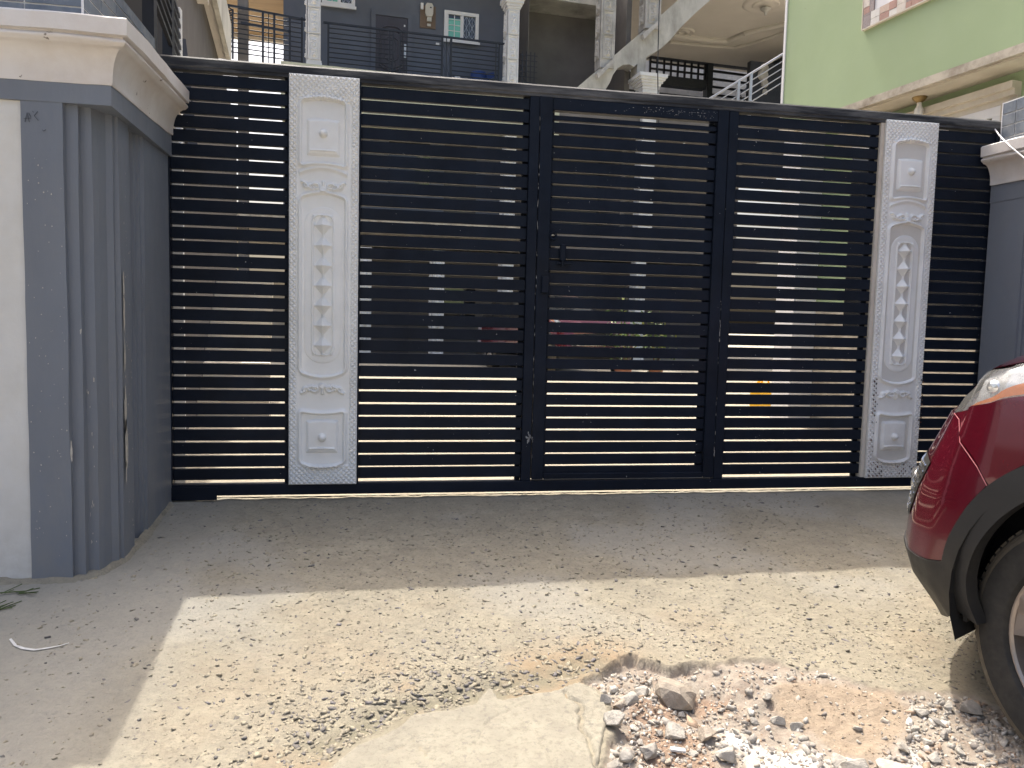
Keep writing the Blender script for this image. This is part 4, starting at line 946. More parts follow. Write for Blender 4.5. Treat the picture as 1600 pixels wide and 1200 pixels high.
# door with moulded panels
nW = 1.4
dd = hbox('door', 'door', (1.66, 2.50, nW - 0.03, nW - 0.001, F2, 9.02))
hbox('door_frame', 'house', (1.54, 1.655, nW - 0.06, nW, F2, 9.16), (2.505, 2.62, nW - 0.06, nW, F2, 9.16), (1.655, 2.505, nW - 0.06, nW, 9.025, 9.16), parent=dd)
def outl(pts, r, nm='door_moulding', par=dd, yo=nW - 0.035):
    return MB().tube([(a, yo, b) for a, b in pts], r, 6).build(nm, M['door'], par, True)
def shape(w2, z0, z1, k):
    c = 2.08; p = [(c - w2, z0), (c - w2, z1)]
    for t in np.linspace(0, 1, 13):
        a = c - w2 + 2 * w2 * t; p.append((a, z1 + k * (math.sin(t * math.pi) ** 1.5) + 0.02 * math.sin(t * 3 * math.pi)))
    p += [(c + w2, z1), (c + w2, z0)]
    for t in np.linspace(0, 1, 9): p.append((c + w2 - 2 * w2 * t, z0 - k * math.sin(t * math.pi)))
    return p
outl(shape(0.31, 7.75, 8.66, 0.13), 0.024); outl(shape(0.26, 7.80, 8.58, 0.10), 0.014); outl(shape(0.17, 7.95, 8.42, 0.08), 0.016)
outl(shape(0.31, 7.35, 7.55, 0.03), 0.02); MB().box(2.40, 2.47, nW - 0.045, nW - 0.031, 8.0, 8.35).build('door_handle', M['steel'], dd)
hbox('sticker', 'pvc', (2.40, 2.44, nW - 0.035, nW - 0.031, 8.80, 8.85), parent=dd)
# windows
def window(e0, e1, z0, z1, first=True):
    fr = hbox('window', 'pvc', (e0, e0 + 0.09, nW - 0.07, nW, z0, z1), (e1 - 0.09, e1, nW - 0.07, nW, z0, z1), (e0 + 0.09, e1 - 0.09, nW - 0.07, nW, z0, z0 + 0.11), (e0 + 0.09, e1 - 0.09, nW - 0.07, nW, z1 - 0.09, z1), ((e0 + e1) / 2, (e0 + e1) / 2 + 0.05, nW - 0.065, nW, z0 + 0.11, z1 - 0.09))
    mid = (e0 + e1) / 2
    hbox('blind_pane', 'glass_green', (e0 + 0.09, mid, nW - 0.02, nW - 0.001, z0 + 0.11, z1 - 0.18), parent=fr)
    hbox('dark_pane', 'glass', (e0 + 0.09, mid, nW - 0.02, nW - 0.001, z1 - 0.18, z1 - 0.09), (mid + 0.05, e1 - 0.09, nW - 0.02, nW - 0.001, z0 + 0.11, z1 - 0.09), parent=fr)
    mb = MB(); xm = (e0 + 0.09 + mid) / 2; mb.box(xm - 0.008, xm + 0.008, nW - 0.035, nW - 0.02, z0 + 0.11, z1 - 0.09)
    mb.box(e0 + 0.09, e0 + 0.12, nW - 0.04, nW - 0.02, z0 + 0.11, z1 - 0.09).box(mid - 0.03, mid, nW - 0.04, nW - 0.02, z0 + 0.11, z1 - 0.09)
    for k in (1, 2, 3):
        zb = z0 + 0.11 + (z1 - z0 - 0.20) * k / 4 + 0.03; mb.box(e0 + 0.09, mid, nW - 0.035, nW - 0.02, zb - 0.008, zb + 0.008)
    mb.build('glazing_bar', M['pvc'], fr)
    g = MB(); a0, a1 = mid + 0.06, e1 - 0.10; w_ = (a1 - a0) / 4
    for k in range(5): g.bar((a0 + w_ * k, nW - 0.03, z0 + 0.11), (a0 + w_ * k, nW - 0.03, z1 - 0.09), 0.004, 4)
    H_ = (z1 - z0 - 0.2) / 4
    for k in range(4):
        for q in range(4):
            s = 1 if (k + q) % 2 else -1
            g.bar((a0 + w_ * q, nW - 0.03, z0 + 0.11 + H_ * (k + (0 if s > 0 else 1))), (a0 + w_ * (q + 1), nW - 0.03, z0 + 0.11 + H_ * (k + (1 if s > 0 else 0))), 0.005, 4)
    g.build('burglar_grill', M['steel'], fr)
    hbox('sill', 'pvc', (e0 - 0.03, e1 + 0.03, nW - 0.12, nW - 0.0705, z0 - 0.04, z0 + 0.03), parent=fr)
    return fr
window(3.48, 4.43, 8.56, 9.36); window(0.28, 1.12, 9.10, 9.9)
mbd = hbox('meter_board', 'brown_board', (2.83, 3.25, nW - 0.03, nW - 0.001, 8.84, 9.42), label='brown wooden meter board')
mm_ = MB(); mm_.prism([(2.96, 9.20), (2.99, 9.12), (3.14, 9.12), (3.17, 9.20), (3.17, 9.40), (3.13, 9.46), (3.0, 9.46), (2.96, 9.40)], 1, nW - 0.13, nW - 0.031); mm_.build('electric_meter', M['meter'], mbd)
hbox('meter_cover', 'meter', (3.01, 3.13, nW - 0.10, nW - 0.031, 9.0, 9.119), (3.02, 3.12, nW - 0.06, nW - 0.031, 8.89, 8.95), parent=mbd)
hbox('switch_box', 'pvc', (2.84, 2.91, nW - 0.08, nW - 0.031, 9.30, 9.46), parent=mbd); hbox('meter_window', 'glass', (3.08, 3.12, nW - 0.135, nW - 0.1305, 9.33, 9.36), parent=mbd)
hbox('socket', 'pvc', (3.27, 3.36, nW - 0.03, nW - 0.001, 8.43, 8.49), (3.8, 3.95, nW - 0.03, nW - 0.001, 7.62, 7.70))
# lower storeys: dark openings
for e_, z0, z1, wd_ in ((0.9, 4.0, 6.1, 0.9), (2.6, 4.5, 5.8, 1.1), (4.0, 4.0, 6.1, 0.9)):
    hbox('window' if z0 > 4.2 else 'door', 'glass' if z0 > 4.2 else 'door', (e_ - wd_ / 2, e_ + wd_ / 2, nW - 0.03, nW - 0.001, z0 - (F1 - 3.55), z1))
for e_, z0, z1, wd_ in ((0.6, 0.9, 2.1, 1.0), (2.2, 0.0, 2.3, 1.1), (4.1, 0.9, 2.1, 1.2), (7.5, 0, 2.4, 2.0), (10.2, 0, 2.4, 1.6)):
    hbox('window' if z0 > 0.5 else 'door', 'glass' if z0 > 0.5 else 'door', (e_ - wd_ / 2, e_ + wd_ / 2, 2.4 - 0.03, 2.4 - 0.001, z0, z1))
# blue plastic chair lying on the balcony
e_, z_ = HP(742, 118, 0.7); pc = HA + eh * 4.15 + nh * 0.75
ch = thing('plastic_chair', 'dark blue plastic chair tipped over on the upper balcony', 'chair', (pc[0], pc[1], F2 + 0.01), AL)
mb = MB().lathe([(0.0, 0.40), (0.17, 0.42), (0.21, 0.40), (0.23, 0.30), (0.21, 0.08), (0.18, 0.0), (0.0, 0.0)], (0.18, 0, 0.12), 18); mb.build('seat', M['blue'], ch, True)
MB().prism([(0.30, 0.25), (0.62, 0.48), (0.58, 0.58), (0.40, 0.52), (0.22, 0.44)], 1, -0.03, 0.03).build('backrest', M['blue'], ch)
MB().prism([(0.05, 0.10), (-0.52, 0.28), (-0.45, 0.14), (-0.50, 0.03), (0.05, 0.0)], 1, -0.05, 0.02).build('armrest', M['blue'], ch)
for xx_ in (0.05, 0.3): MB().bar((xx_, 0.1, 0.15), (xx_ + 0.05, 0.15, 0.0), 0.02).build('leg', M['blue'], ch)

# stair bay: raw concrete stringer with arches, carved columns, capital
sb = thing('stair_tower', 'unfinished concrete stair tower with sloping arched beam and carved columns', 'building', tuple(HA), AL)
def sbox(name, mt, *bs, parent=None, label=None):
    mb = MB()
    for b in bs: mb.box(*b)
    return mb.build(name, M[mt], parent or sb, label=label)
top = [(6.35, 6.82), (6.82, 7.25), (7.36, 7.74), (8.0, 8.33), (8.59, 8.87), (9.68, 9.88), (10.9, 11.0), (12.2, 12.2)]
bot = [(12.2, 11.3), (11.4, 10.62), (10.64, 10.0), (10.2, 9.60), (9.72, 9.12), (9.45, 8.78), (9.17, 8.50), (8.74, 8.22), (8.72, 7.70), (8.50, 7.70), (8.49, 8.02), (8.40, 7.93), (8.26, 7.98), (8.08, 7.95), (7.92, 7.84), (7.80, 7.66), (7.72, 7.45), (7.60, 7.25), (7.35, 7.05), (7.0, 6.82)]
poly = top + bot
bm = bmesh.new(); vs_ = [bm.verts.new((a, -0.14, b)) for a, b in poly]; fc = bm.faces.new(vs_)
r = bmesh.ops.extrude_face_region(bm, geom=[fc]); bmesh.ops.translate(bm, verts=[g for g in r['geom'] if isinstance(g, bmesh.types.BMVert)], vec=(0, 0.45, 0))
bmesh.ops.recalc_face_normals(bm, faces=bm.faces[:]); bmesh.ops.triangulate(bm, faces=bm.faces[:])
me = bpy.data.meshes.new('sloping_beam'); bm.to_mesh(me); bm.free(); add_obj('sloping_beam', me, M['concrete_raw'], sb)
# moulded foot pads and the two carved columns on the beam
for e_, zb in ((7.60, 7.90), (8.86, 9.05)):
    pad = MB().prism([(e_ - 0.32, zb - 0.30), (e_ + 0.16, zb + 0.14), (e_ + 0.16, zb + 0.02), (e_ - 0.26, zb - 0.42)], 1, -0.30, 0.02).build('foot_pad', M['colraw'], sb)
    column(e_, zb - 0.1, zb + 4.2, 'colraw', zb + 0.02 + (0.1 if e_ < 8 else 0), parent=sb, base=False, w_=0.40 if e_ < 8 else 0.44)
# white column with capital under the beam
cc = MB(); e_ = 8.80
for dw, z0, z1 in ((0.40, 7.60, 7.69), (0.36, 7.54, 7.60), (0.31, 7.47, 7.54), (0.27, 7.40, 7.47), (0.24, 7.32, 7.40), (0.22, 7.27, 7.32), (0.24, 7.22, 7.27), (0.20, 3.56, 7.22)):
    cc.box(e_ - dw, e_ + dw, -0.55 + (0.4 - dw), 0.25 - (0.4 - dw), z0, z1)
cc.build('capital_column', M['colwhite'], sb)
column(8.8, 0, F1 - 0.76, 'colwhite', parent=sb)
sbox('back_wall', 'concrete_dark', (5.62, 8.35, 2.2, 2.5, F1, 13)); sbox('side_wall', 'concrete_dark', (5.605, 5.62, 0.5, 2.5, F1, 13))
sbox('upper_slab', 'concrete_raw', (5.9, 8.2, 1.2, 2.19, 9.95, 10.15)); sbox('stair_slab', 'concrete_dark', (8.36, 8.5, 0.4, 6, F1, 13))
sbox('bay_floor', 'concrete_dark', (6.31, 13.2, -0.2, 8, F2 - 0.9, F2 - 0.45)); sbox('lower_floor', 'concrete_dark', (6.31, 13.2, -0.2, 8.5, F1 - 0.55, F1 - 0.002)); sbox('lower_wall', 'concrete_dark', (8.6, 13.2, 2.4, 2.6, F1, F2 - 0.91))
# left small grill by the column
g = MB()
for k in range(5): g.bar((5.3 + 0.11 * k, 0.3, F2), (5.3 + 0.11 * k, 0.3, 8.15), 0.016, 4)
for k in range(8): g.bar((5.25, 0.3, F2 + 0.14 * k), (5.82, 0.3, F2 + 0.14 * k), 0.012, 4)
g.build('grill', M['black'], sb)
# right bay ceiling, tray moulding, medallion
ZC = 10.55
sbox('bay_ceiling', 'ceiling', (8.52, 16.5, 0.4, 6.5, ZC, ZC + 0.3))
tm = MB(); 
tr = [HP(*q) for q in ((1050, 50), (1100, 62), (1135, 72), (1160, 58), (1235, 35))]
def onceil(px, py): q = on_z(px, py, ZC) - HA; return (float(q @ eh), float(q @ nh), ZC - 0.03)
tp = [onceil(*q) for q in ((1052, 52), (1105, 60), (1138, 62), (1165, 50), (1240, 32))]
for a, b in zip(tp[:-1], tp[1:]): tm.bar(a, b, 0.11, 8)
tp = [onceil(*q) for q in ((1047, 64), (1105, 70), (1148, 73), (1178, 66), (1240, 44))]
for a, b in zip(tp[:-1], tp[1:]): tm.bar(a, b, 0.06, 8)
tm.build('ceiling_moulding', M['ceiling'], sb, True)
q = onceil(1197, 6)
md = MB().lathe([(0.0, -0.10), (0.12, -0.09), (0.2, -0.05), (0.36, -0.06), (0.40, -0.02), (0.58, -0.05), (0.66, -0.02), (0.68, 0.0)], (q[0], q[1], ZC), 40).build('ceiling_medallion', M['ceiling'], sb, True)
MB().lathe([(0.0, -0.34), (0.03, -0.33), (0.05, -0.24), (0.14, -0.18), (0.16, -0.14), (0.05, -0.10), (0, -0.1)], (q[0], q[1], ZC), 16).build('ceiling_lamp', M['colraw'], md, True)
q2 = onceil(1067, 50); MB().lathe([(0.10, 0.0), (0.12, -0.05), (0.2, -0.05), (0.22, -0.01), (0.34, -0.05), (0.38, 0.0)], (q2[0], q2[1], ZC), 28).build('ceiling_medallion', M['ceiling'], sb, True)
# dark beams and the rear grill openings
NB = 6.0
def hb(px, py, o): return HP(px, py, o)
ea, za = hb(1048, 70, NB); eb, zb = hb(1182, 84, NB); _, zc0 = hb(1048, 88, NB)
sbox('rear_beam', 'beam', (ea - 0.8, eb + 3, NB, NB + 0.3, zc0 + 0.0, ZC - 0.001)); 
_, zg0 = hb(1060, 122, NB + 0.2); _, zg1 = hb(1060, 92, NB + 0.2); g0, _ = hb(1016, 100, NB + 0.2); g1, _ = hb(1102, 100, NB + 0.2)
sbox('rear_panel', 'colraw', (g0 - 2, g1 + 4, NB + 1.5, NB + 1.6, F2 - 0.3, zc0 + 0.5), label='light wall seen through the rear grill')
gr = MB()
for k in range(9): xk = g0 + (g1 - g0) * k / 8; gr.bar((xk, NB + 0.2, zg0), (xk, NB + 0.2, zg1 + 0.1), 0.045, 4)
for k in range(4): zk = zg0 + (zg1 - zg0) * k / 3; gr.bar((g0, NB + 0.2, zk), (g1, NB + 0.2, zk), 0.045, 4)
gr.build('grill', M['black'], sb)
sbox('rear_beam', 'beam', (g0 - 2, g1, NB + 0.05, NB + 0.4, zg0 - 0.32, zg0 - 0.02), (g0 - 2, g1 + 5, NB + 0.05, NB + 0.4, F2 - 0.3, zg0 - 0.62), (g1 + 0.05, g1 + 0.25, NB + 0.05, NB + 0.4, F2, zc0))
rb = MB()
for k in range(6): rb.bar((g1 + 0.25, NB + 0.2, zg1 - 0.28 * k), (g1 + 5, NB + 0.2, zg1 - 0.28 * k - 0.05), 0.05, 4)
rb.build('rear_rail_bar', M['black'], sb)
sbox('bay_side_wall', 'beam', (eb + 0.2, eb + 0.4, 0.5, NB, F2, ZC - 0.001))
# pale floral motif on the bay wall
fm = MB(); e2, z2 = HP(1193, 128, 3.0)
for dx, dz, rr in ((0, 0.42, 0.16), (-0.04, 0.2, 0.20), (0.03, -0.05, 0.14), (0.05, -0.32, 0.10)):
    fm.lathe([(0.0, -0.05), (rr * 0.8, -0.05), (rr, 0.0)], (e2 + dx, 2.98, z2 + dz), 14, 'Y')
fm.build('wall_ornament', M['colraw'], sb, True); sbox('bay_pier', 'beam', (e2 - 0.5, e2 + 1.6, 3.0, 3.2, F2 - 0.3, z2 + 0.62))
# stair handrail of steel tube on the right
hr = MB().bar((10.0, 0, 6.87), (13.06, 0, 8.86), 0.035, 8).build('stair_handrail', M['steel'], sb, True)
for k in range(4):
    dz = 0.20 * (k + 1); MB().bar((10.0, 0, 6.87 - dz), (13.06, 0, 8.86 - dz - 0.12 * 0), 0.016, 6).build('rail_bar', M['steel'], hr)
for e_ in (11.62, 12.0, 13.0):
    zt = 6.87 + (e_ - 10) * 0.650; MB().bar((e_, -0.02, zt - 1.25), (e_, -0.02, zt), 0.045 if e_ < 12.5 else 0.03, 6).build('rail_post', M['steel'], hr)
MB().tube([(11.8 + 0.10 * math.sin(t), 0, 7.2 + 0.7 * t / 9) for t in np.linspace(0, 9, 22)], 0.014, 5).build('scroll_bar', M['black'], hr)
p_a = on_y(1030, 10, 13.0); p_b = on_y(1029, 200, 13.0)
MB().tube([tuple(p_a + np.array([0, 0, 3])), tuple(p_a), (p_a[0] + 0.02, p_a[1], (p_a[2] + p_b[2]) / 2), tuple(p_b)], 0.012, 5).build('hanging_cable', M['black'], label='thin dark cable hanging straight down before the stair tower', cat='cable')

# ------------------------------------------------------------------ green house at the right
gd = np.array([-math.sin(R_(9.0)), math.cos(R_(9.0)), 0]); gn = np.array([gd[1], -gd[0], 0])     # gn points away from the yard (to the right)
ZL = 3.0
gc = on_z(1330, 173, ZL)
def fl(px, plane_off=0.0):   # distance along the wall where pixel column px meets it (at height of px y 100)
    q = hit(px, 100, gc + gn * plane_off, gn); return float((q - gc) @ gd)
gh = thing('green_house', 'pistachio green upper wall of the house right of the gate', 'building', (float(gc[0]), float(gc[1]), 0), math.atan2(gd[1], gd[0]) - math.pi / 2)
# local frame of the empty: +y along gd, +x along gn
def gbox(name, mt, *bs, parent=None, label=None, bev=0):
    mb = MB()
    for b in bs: mb.box(*b, bev)
    return mb.build(name, M[mt], parent or gh, label=label)
sF = fl(1227); sN = -3.6
gbox('upper_wall', 'green', (0.0, 5.0, sN, sF, ZL + 0.0555, 9.0))
gbox('corner_edge', 'pvc', (-0.012, 0.06, sF - 0.0, sF + 0.03, ZL + 0.07, 9.0))
gbox('ledge', 'ledge', (-0.02, 0.03, sN, sF + 0.03, ZL - 0.012, ZL + 0.055))
qs = on_z(1600, 109, ZL - 0.02) - gc; OI = float(qs @ gn)
gbox('soffit', 'trim', (0.031, OI + 0.01, sN, sF, ZL - 0.02, ZL + 0.055))
gbox('lower_wall', 'green', (OI, 5.0, sN, sF, 1.25, ZL - 0.0205)); gbox('dado_wall', 'ledge', (OI - 0.002, 5.0, sN, sF, 0.0, 1.249))
gbox('corner_pillar', 'pvc', (0.02, 0.30, sF - 0.30, sF - 0.02, 0.0, ZL - 0.0205))
def G2(px, py, o):
    q = hit(px, py, gc + gn * o, gn) - gc; return float(q @ gd), float(q[2] + gc[2])
t0s, t0z = G2(1420, 180, OI - 0.05); t1s, t1z = G2(1590, 124, OI - 0.05)
zt_ = (t0z + t1z) / 2
dtr = gbox('door_moulding', 'trim', (OI - 0.10, OI - 0.0025, t1s, sF - 0.5, zt_ - 0.055, zt_), (OI - 0.07, OI - 0.0025, t1s, sF - 0.5, zt_ - 0.10, zt_ - 0.0555), (OI - 0.035, OI - 0.0025, t1s, sF - 0.5, zt_ - 0.145, zt_ - 0.1005), (OI - 0.09, OI - 0.0025, t1s - 0.001, t1s + 0.07, 0, zt_ - 0.146), (OI - 0.055, OI - 0.0025, t1s + 0.0705, t1s + 0.12, 0, zt_ - 0.146))
gbox('window_frame', 'pvc', (OI - 0.04, OI - 0.0025, t1s + 0.125, sF - 0.7, zt_ - 0.225, zt_ - 0.147), (OI - 0.04, OI - 0.0025, t1s + 0.125, t1s + 0.20, 1.0, zt_ - 0.2255), parent=dtr)
gbox('window_glass', 'glass', (OI - 0.015, OI - 0.0025, t1s + 0.201, sF - 0.7, 1.0, zt_ - 0.2255), parent=dtr)
# window with stone surround at the top
w0s, w0z = G2(1352, 46, 0.0); w1s = w0s - 2.2
ws = MB(); r_ = random.Random(5)
def patch(s0, s1, z0, z1):   # crazy marble pieces
    s = s0
    while s > s1 + 1e-6:
        d_ = r_.uniform(0.05, 0.11); e_ = max(s1, s - d_); z = z0
        while z < z1 - 1e-6:
            h_ = r_.uniform(0.05, 0.12); zz_ = min(z1, z + h_); ws.box(-0.03 - r_.uniform(0, 0.004), -0.001, e_, s - 0.003, z, zz_ - 0.003); z = zz_
        s = e_
patch(w0s, w1s, w0z, w0z + 0.12); patch(w0s, w0s - 0.12, w0z + 0.12, w0z + 1.6)
wsur = ws.build('stone_surround', M['marble'], gh)
gbox('surround_edge', 'trim', (-0.034, -0.001, w1s, w0s + 0.012, w0z - 0.014, w0z - 0.002), (-0.034, -0.001, w0s + 0.002, w0s + 0.014, w0z - 0.002, w0z + 1.6), parent=wsur)
gbox('window_frame', 'pvc', (-0.02, -0.001, w1s, w0s - 0.121, w0z + 0.121, w0z + 0.20), (-0.02, -0.001, w0s - 0.19, w0s - 0.121, w0z + 0.2005, w0z + 1.6), parent=wsur)
gbox('window_glass', 'glass', (-0.010, -0.001, w1s, w0s - 0.191, w0z + 0.2005, w0z + 1.6), parent=wsur)
# bulb
bs, bz = G2(1437, 152, OI * 0.55)
lf = MB().lathe([(0.0, 0.0), (0.060, 0.0), (0.056, -0.012), (0.04, -0.03), (0.02, -0.045), (0, -0.045)], (OI * 0.55, bs, ZL - 0.021), 20).build('lamp_rose', M['gold'], gh, True)
MB().lathe([(0.018, -0.045), (0.022, -0.075), (0.035, -0.10), (0.038, -0.13), (0.030, -0.155), (0.0, -0.165)], (OI * 0.55, bs, ZL - 0.021), 18).build('bulb', M['bulb'], lf, True)

# ------------------------------------------------------------------ cars
BZ = 0.09
def interp(x, xs_, ys_): return np.interp(x, xs_, ys_)
PU = np.array([0.82, 0.812, 0.775, 0.715, 0.63, 0.525, 0.40, 0.22, 0.0, -0.5, -1.3, -2.2, -2.75, -3.2])
PVv = np.array([0.91, 0.70, 0.50, 0.33, 0.18, 0.085, 0.035, 0.008, 0.0, 0.0, 0.0, 0.01, 0.03, 0.10])
# smooth the plan curve
tt = np.linspace(0, 1, len(PU)); ti = np.linspace(0, 1, 400)
def smooth(y):
    yi = np.interp(ti, tt, y); k = np.hanning(25); k /= k.sum(); yp = np.pad(yi, 12, mode='reflect', reflect_type='odd'); return np.convolve(yp, k, 'valid')
pu = smooth(PU); pv_ = smooth(PVv); ds = np.r_[0, np.cumsum(np.hypot(np.diff(pu), np.diff(pv_)))]
sW = np.interp(0.0, -pu, ds); DC = sW                 # path distance from centre nose to the wheel
def Ssurf(d, z, o=0.0):
    """d: path distance ahead of the front wheel centre, z height -> local (X forward, Y left, Z)"""
    s = sW - d; U_ = np.interp(s, ds, pu); V_ = np.interp(s, ds, pv_)
    du_ = np.interp(s + 0.02, ds, pu) - np.interp(s - 0.02, ds, pu); dv_ = np.interp(s + 0.02, ds, pv_) - np.interp(s - 0.02, ds, pv_)
    l = np.hypot(du_, dv_) + 1e-9; nx, ny = -dv_ / l, -du_ / l      # outward normal in (U forward, out)
    w = np.clip(nx, 0, 1)
    gf = interp(z, [0.15, 0.25, 0.33, 0.40, 0.50, 0.62, 0.72, 0.80, 0.87, 0.93, 0.98, 1.02, 1.08], [0.22, 0.12, 0.03, 0.0, 0.008, 0.03, 0.065, 0.105, 0.14, 0.165, 0.195, 0.25, 0.40])
    gs = interp(z, [0.25, 0.35, 0.5, 0.70, 0.80, 0.88, 0.94, 0.98, 1.02, 1.08], [0.05, 0.02, 0.0, 0.008, 0.018, 0.030, 0.040, 0.052, 0.075, 0.15])
    X_ = U_ - gf * w + nx * o; V2 = V_ + gs * (1 - w) - ny * o
    return np.stack([X_, 0.91 - V2, z + BZ], -1)
def coons(L_, R2, B_, T_, nu_, nv_):
    """curves as functions of [0,1] returning (d,z)"""
    a = np.linspace(0, 1, nu_); b = np.linspace(0, 1, nv_); A_, B2 = np.meshgrid(a, b)
    Bc, Tc, Lc, Rc = B_(A_), T_(A_), L_(B2), R2(B2)
    z0 = np.zeros_like(A_); o1 = np.ones_like(A_)
    c00, c10, c01, c11 = B_(z0), B_(o1), T_(z0), T_(o1)
    A3 = A_[..., None]; B3 = B2[..., None]
    return (1 - B3) * Bc + B3 * Tc + (1 - A3) * Lc + A3 * Rc - ((1 - A3) * (1 - B3) * c00 + A3 * (1 - B3) * c10 + (1 - A3) * B3 * c01 + A3 * B3 * c11)
def pl(pts):
    P = np.array(pts, float); dd_ = np.r_[0, np.cumsum(np.hypot(*np.diff(P, axis=0).T))]; dd_ /= dd_[-1]
    return lambda t: np.stack([np.interp(t, dd_, P[:, 0]), np.interp(t, dd_, P[:, 1])], -1)
def arc(r, a0, a1, n=30): return [(r * math.cos(R_(a)), 0.36 + r * math.sin(R_(a))) for a in np.linspace(a0, a1, n)]
def sides(name, DZ, mt, parents, o=0.0, thick=0.0):
    return [patchmesh(name, DZ, mt, pp_, o, False, thick, sg_) for pp_, sg_ in zip(parents, (1, -1))]
def patchmesh(name, DZ, mt, parent, o=0.0, mirror=True, thick=0.0, flip=1):
    P = Ssurf(DZ[..., 0], DZ[..., 1], o) * np.array([1, flip, 1]); ny_, nx_ = P.shape[:2]; mb = MB()
    idx = np.arange(ny_ * nx_).reshape(ny_, nx_); f = [(idx[j, i], idx[j, i + 1], idx[j + 1, i + 1], idx[j + 1, i]) for j in range(ny_ - 1) for i in range(nx_ - 1)]
    v = P.reshape(-1, 3); mb.add([tuple(q) for q in v], f)
    if mirror: mb.add([(q[0], -q[1], q[2]) for q in v], [t[::-1] for t in f])
    if thick:   # folded-in edge
        Q = Ssurf(DZ[..., 0], DZ[..., 1], o - thick) * np.array([1, flip, 1]); n0 = len(mb.v); ring = list(idx[0, :]) + list(idx[1:, -1]) + list(idx[-1, -2::-1]) + list(idx[-2:0:-1, 0])
        for sgn in ((1,) if not mirror else (1, -1)):
            b0 = len(mb.v); pa = [P.reshape(-1, 3)[k] for k in ring]; qa = [Q.reshape(-1, 3)[k] for k in ring]
            mb.v += [(q[0], sgn * q[1], q[2]) for q in pa] + [(q[0], sgn * q[1], q[2]) for q in qa]; n_ = len(ring)
            mb.f += [(b0 + k, b0 + (k + 1) % n_, b0 + n_ + (k + 1) % n_, b0 + n_ + k) for k in range(n_)]
    me = pyd(name, mb.v, mb.f); return add_obj(name, me, mt, parent, True)
AO, AI = 0.485, 0.395; AS = 62      # arch radii, seam angle
def make_car(paint, label, loc, rz):
    c = thing('parked_car', label, 'car', loc, rz)
    tip = (0.645, 0.872)
    nose_t = (DC, 0.86); 
    seam = arc(AO + 0.003, 8, 42, 14) + [(0.41, 0.735), (0.50, 0.795), (0.595, 0.858), tip]
    cl_top = [(DC, 0.42), (0.85, 0.418), (0.70, 0.410), (0.60, 0.408), (0.54, 0.415), seam[0]]
    body = patchmesh('front_bumper', coons(pl([(DC, 0.42), (DC, 0.86)]), pl(seam), pl(cl_top), pl([(DC, 0.86), (0.9, 0.866), (0.75, 0.870), tip]), 60, 40), paint, c, thick=0.02)
    # fender
    sm2 = [(a - 0.005, b + 0.002) for a, b in arc(AO + 0.003, 42, 42, 1) + [(0.41, 0.735), (0.50, 0.795), (0.595, 0.858), tip]]
    hl_low = [(0.640, 0.874), (0.52, 0.902), (0.38, 0.935), (0.25, 0.965), (0.12, 0.99), (0.0, 1.01), (-0.06, 1.03)]
    fens = sides('fender', coons(pl(sm2), pl([(-0.62, 0.42), (-0.62, 1.04)]), pl(arc(AO + 0.003, 42, 168, 40) + [(-0.50, 0.42), (-0.62, 0.42)]), pl(hl_low + [(-0.3, 1.035), (-0.62, 1.04)]), 70, 36), paint, (c, c), thick=0.02); fen = fens[0]
    # seams: pink tube paints a highlight along the panel edge
    seam_pts = Ssurf(np.array([a for a, b in seam[13:]]), np.array([b for a, b in seam[13:]]), 0.0015)
    MB().tube([tuple(q) for q in seam_pts], 0.0013, 5).build('seam_highlight', M['seam'], fen, True)
    # cladding
    sides('arch_cladding', coons(pl([(AI * math.cos(R_(-14)), 0.36 + AI * math.sin(R_(-14))), (AO * math.cos(R_(-8)), 0.36 + AO * math.sin(R_(-8)))]), pl([(AI * math.cos(R_(194)), 0.36 + AI * math.sin(R_(194))), (AO * math.cos(R_(190)), 0.36 + AO * math.sin(R_(190)))]), pl(arc(AI, -14, 194, 60)), pl(arc(AO, -8, 190, 60)), 80, 8), M['clad'], (c, c), 0.006, thick=0.05)
    lowr = arc(AO - 0.004, -12, 8, 8)
    patchmesh('lower_bumper', coons(pl([(DC, 0.22), (DC, 0.417)]), pl([(0.46, 0.27), lowr[0], lowr[-1]]), pl([(DC, 0.22), (0.9, 0.22), (0.65, 0.225), (0.46, 0.27)]), pl([(DC, 0.417), (0.85, 0.415), (0.70, 0.407), (0.60, 0.405), (0.54, 0.412), lowr[-1]]), 50, 20), M['clad'], c, 0.004, thick=0.03)
    # headlight: clear cover, reflector, amber strip
    hl_up = [(0.640, 0.874), (0.615, 0.925), (0.57, 0.975), (0.49, 1.015), (0.36, 1.040), (0.2, 1.048), (-0.06, 1.038)]
    dz = coons(pl([(0.640, 0.874), (0.638, 0.876)]), pl([(-0.06, 1.03), (-0.06, 1.038)]), pl(hl_low), pl(hl_up), 40, 16)
    hls = sides('headlight', dz, M['lampin'], (c, c), -0.018)
    am_up = [(0.540, 0.895), (0.45, 0.935), (0.33, 0.985), (0.22, 1.015), (0.08, 1.025), (-0.04, 1.028)]
    am_lo = [(0.540, 0.8935), (0.45, 0.922), (0.33, 0.952), (0.22, 0.976), (0.08, 1.002), (-0.04, 1.02)]
    sides('turn_signal', coons(pl([(0.54, 0.8935), (0.54, 0.895)]), pl([(-0.04, 1.02), (-0.04, 1.028)]), pl(am_lo), pl(am_up), 24, 8), M['amber'], hls, -0.006)
    sides('lens_cover', dz, M['clearlens'], hls, 0.003)
    for d_, z_, rr in ((0.46, 0.965, 0.022), (0.30, 1.02, 0.02)):
        q = Ssurf(np.array(d_), np.array(z_), -0.020)
        for sg in (1, -1): MB().lathe([(0.0, 0.012), (rr * 0.6, 0.010), (rr, 0.0)], (float(q[0]), sg * float(q[1]), float(q[2])), 18, 'Y').build('reflector_bowl', M['chrome'], hls[0] if sg > 0 else hls[1], True)
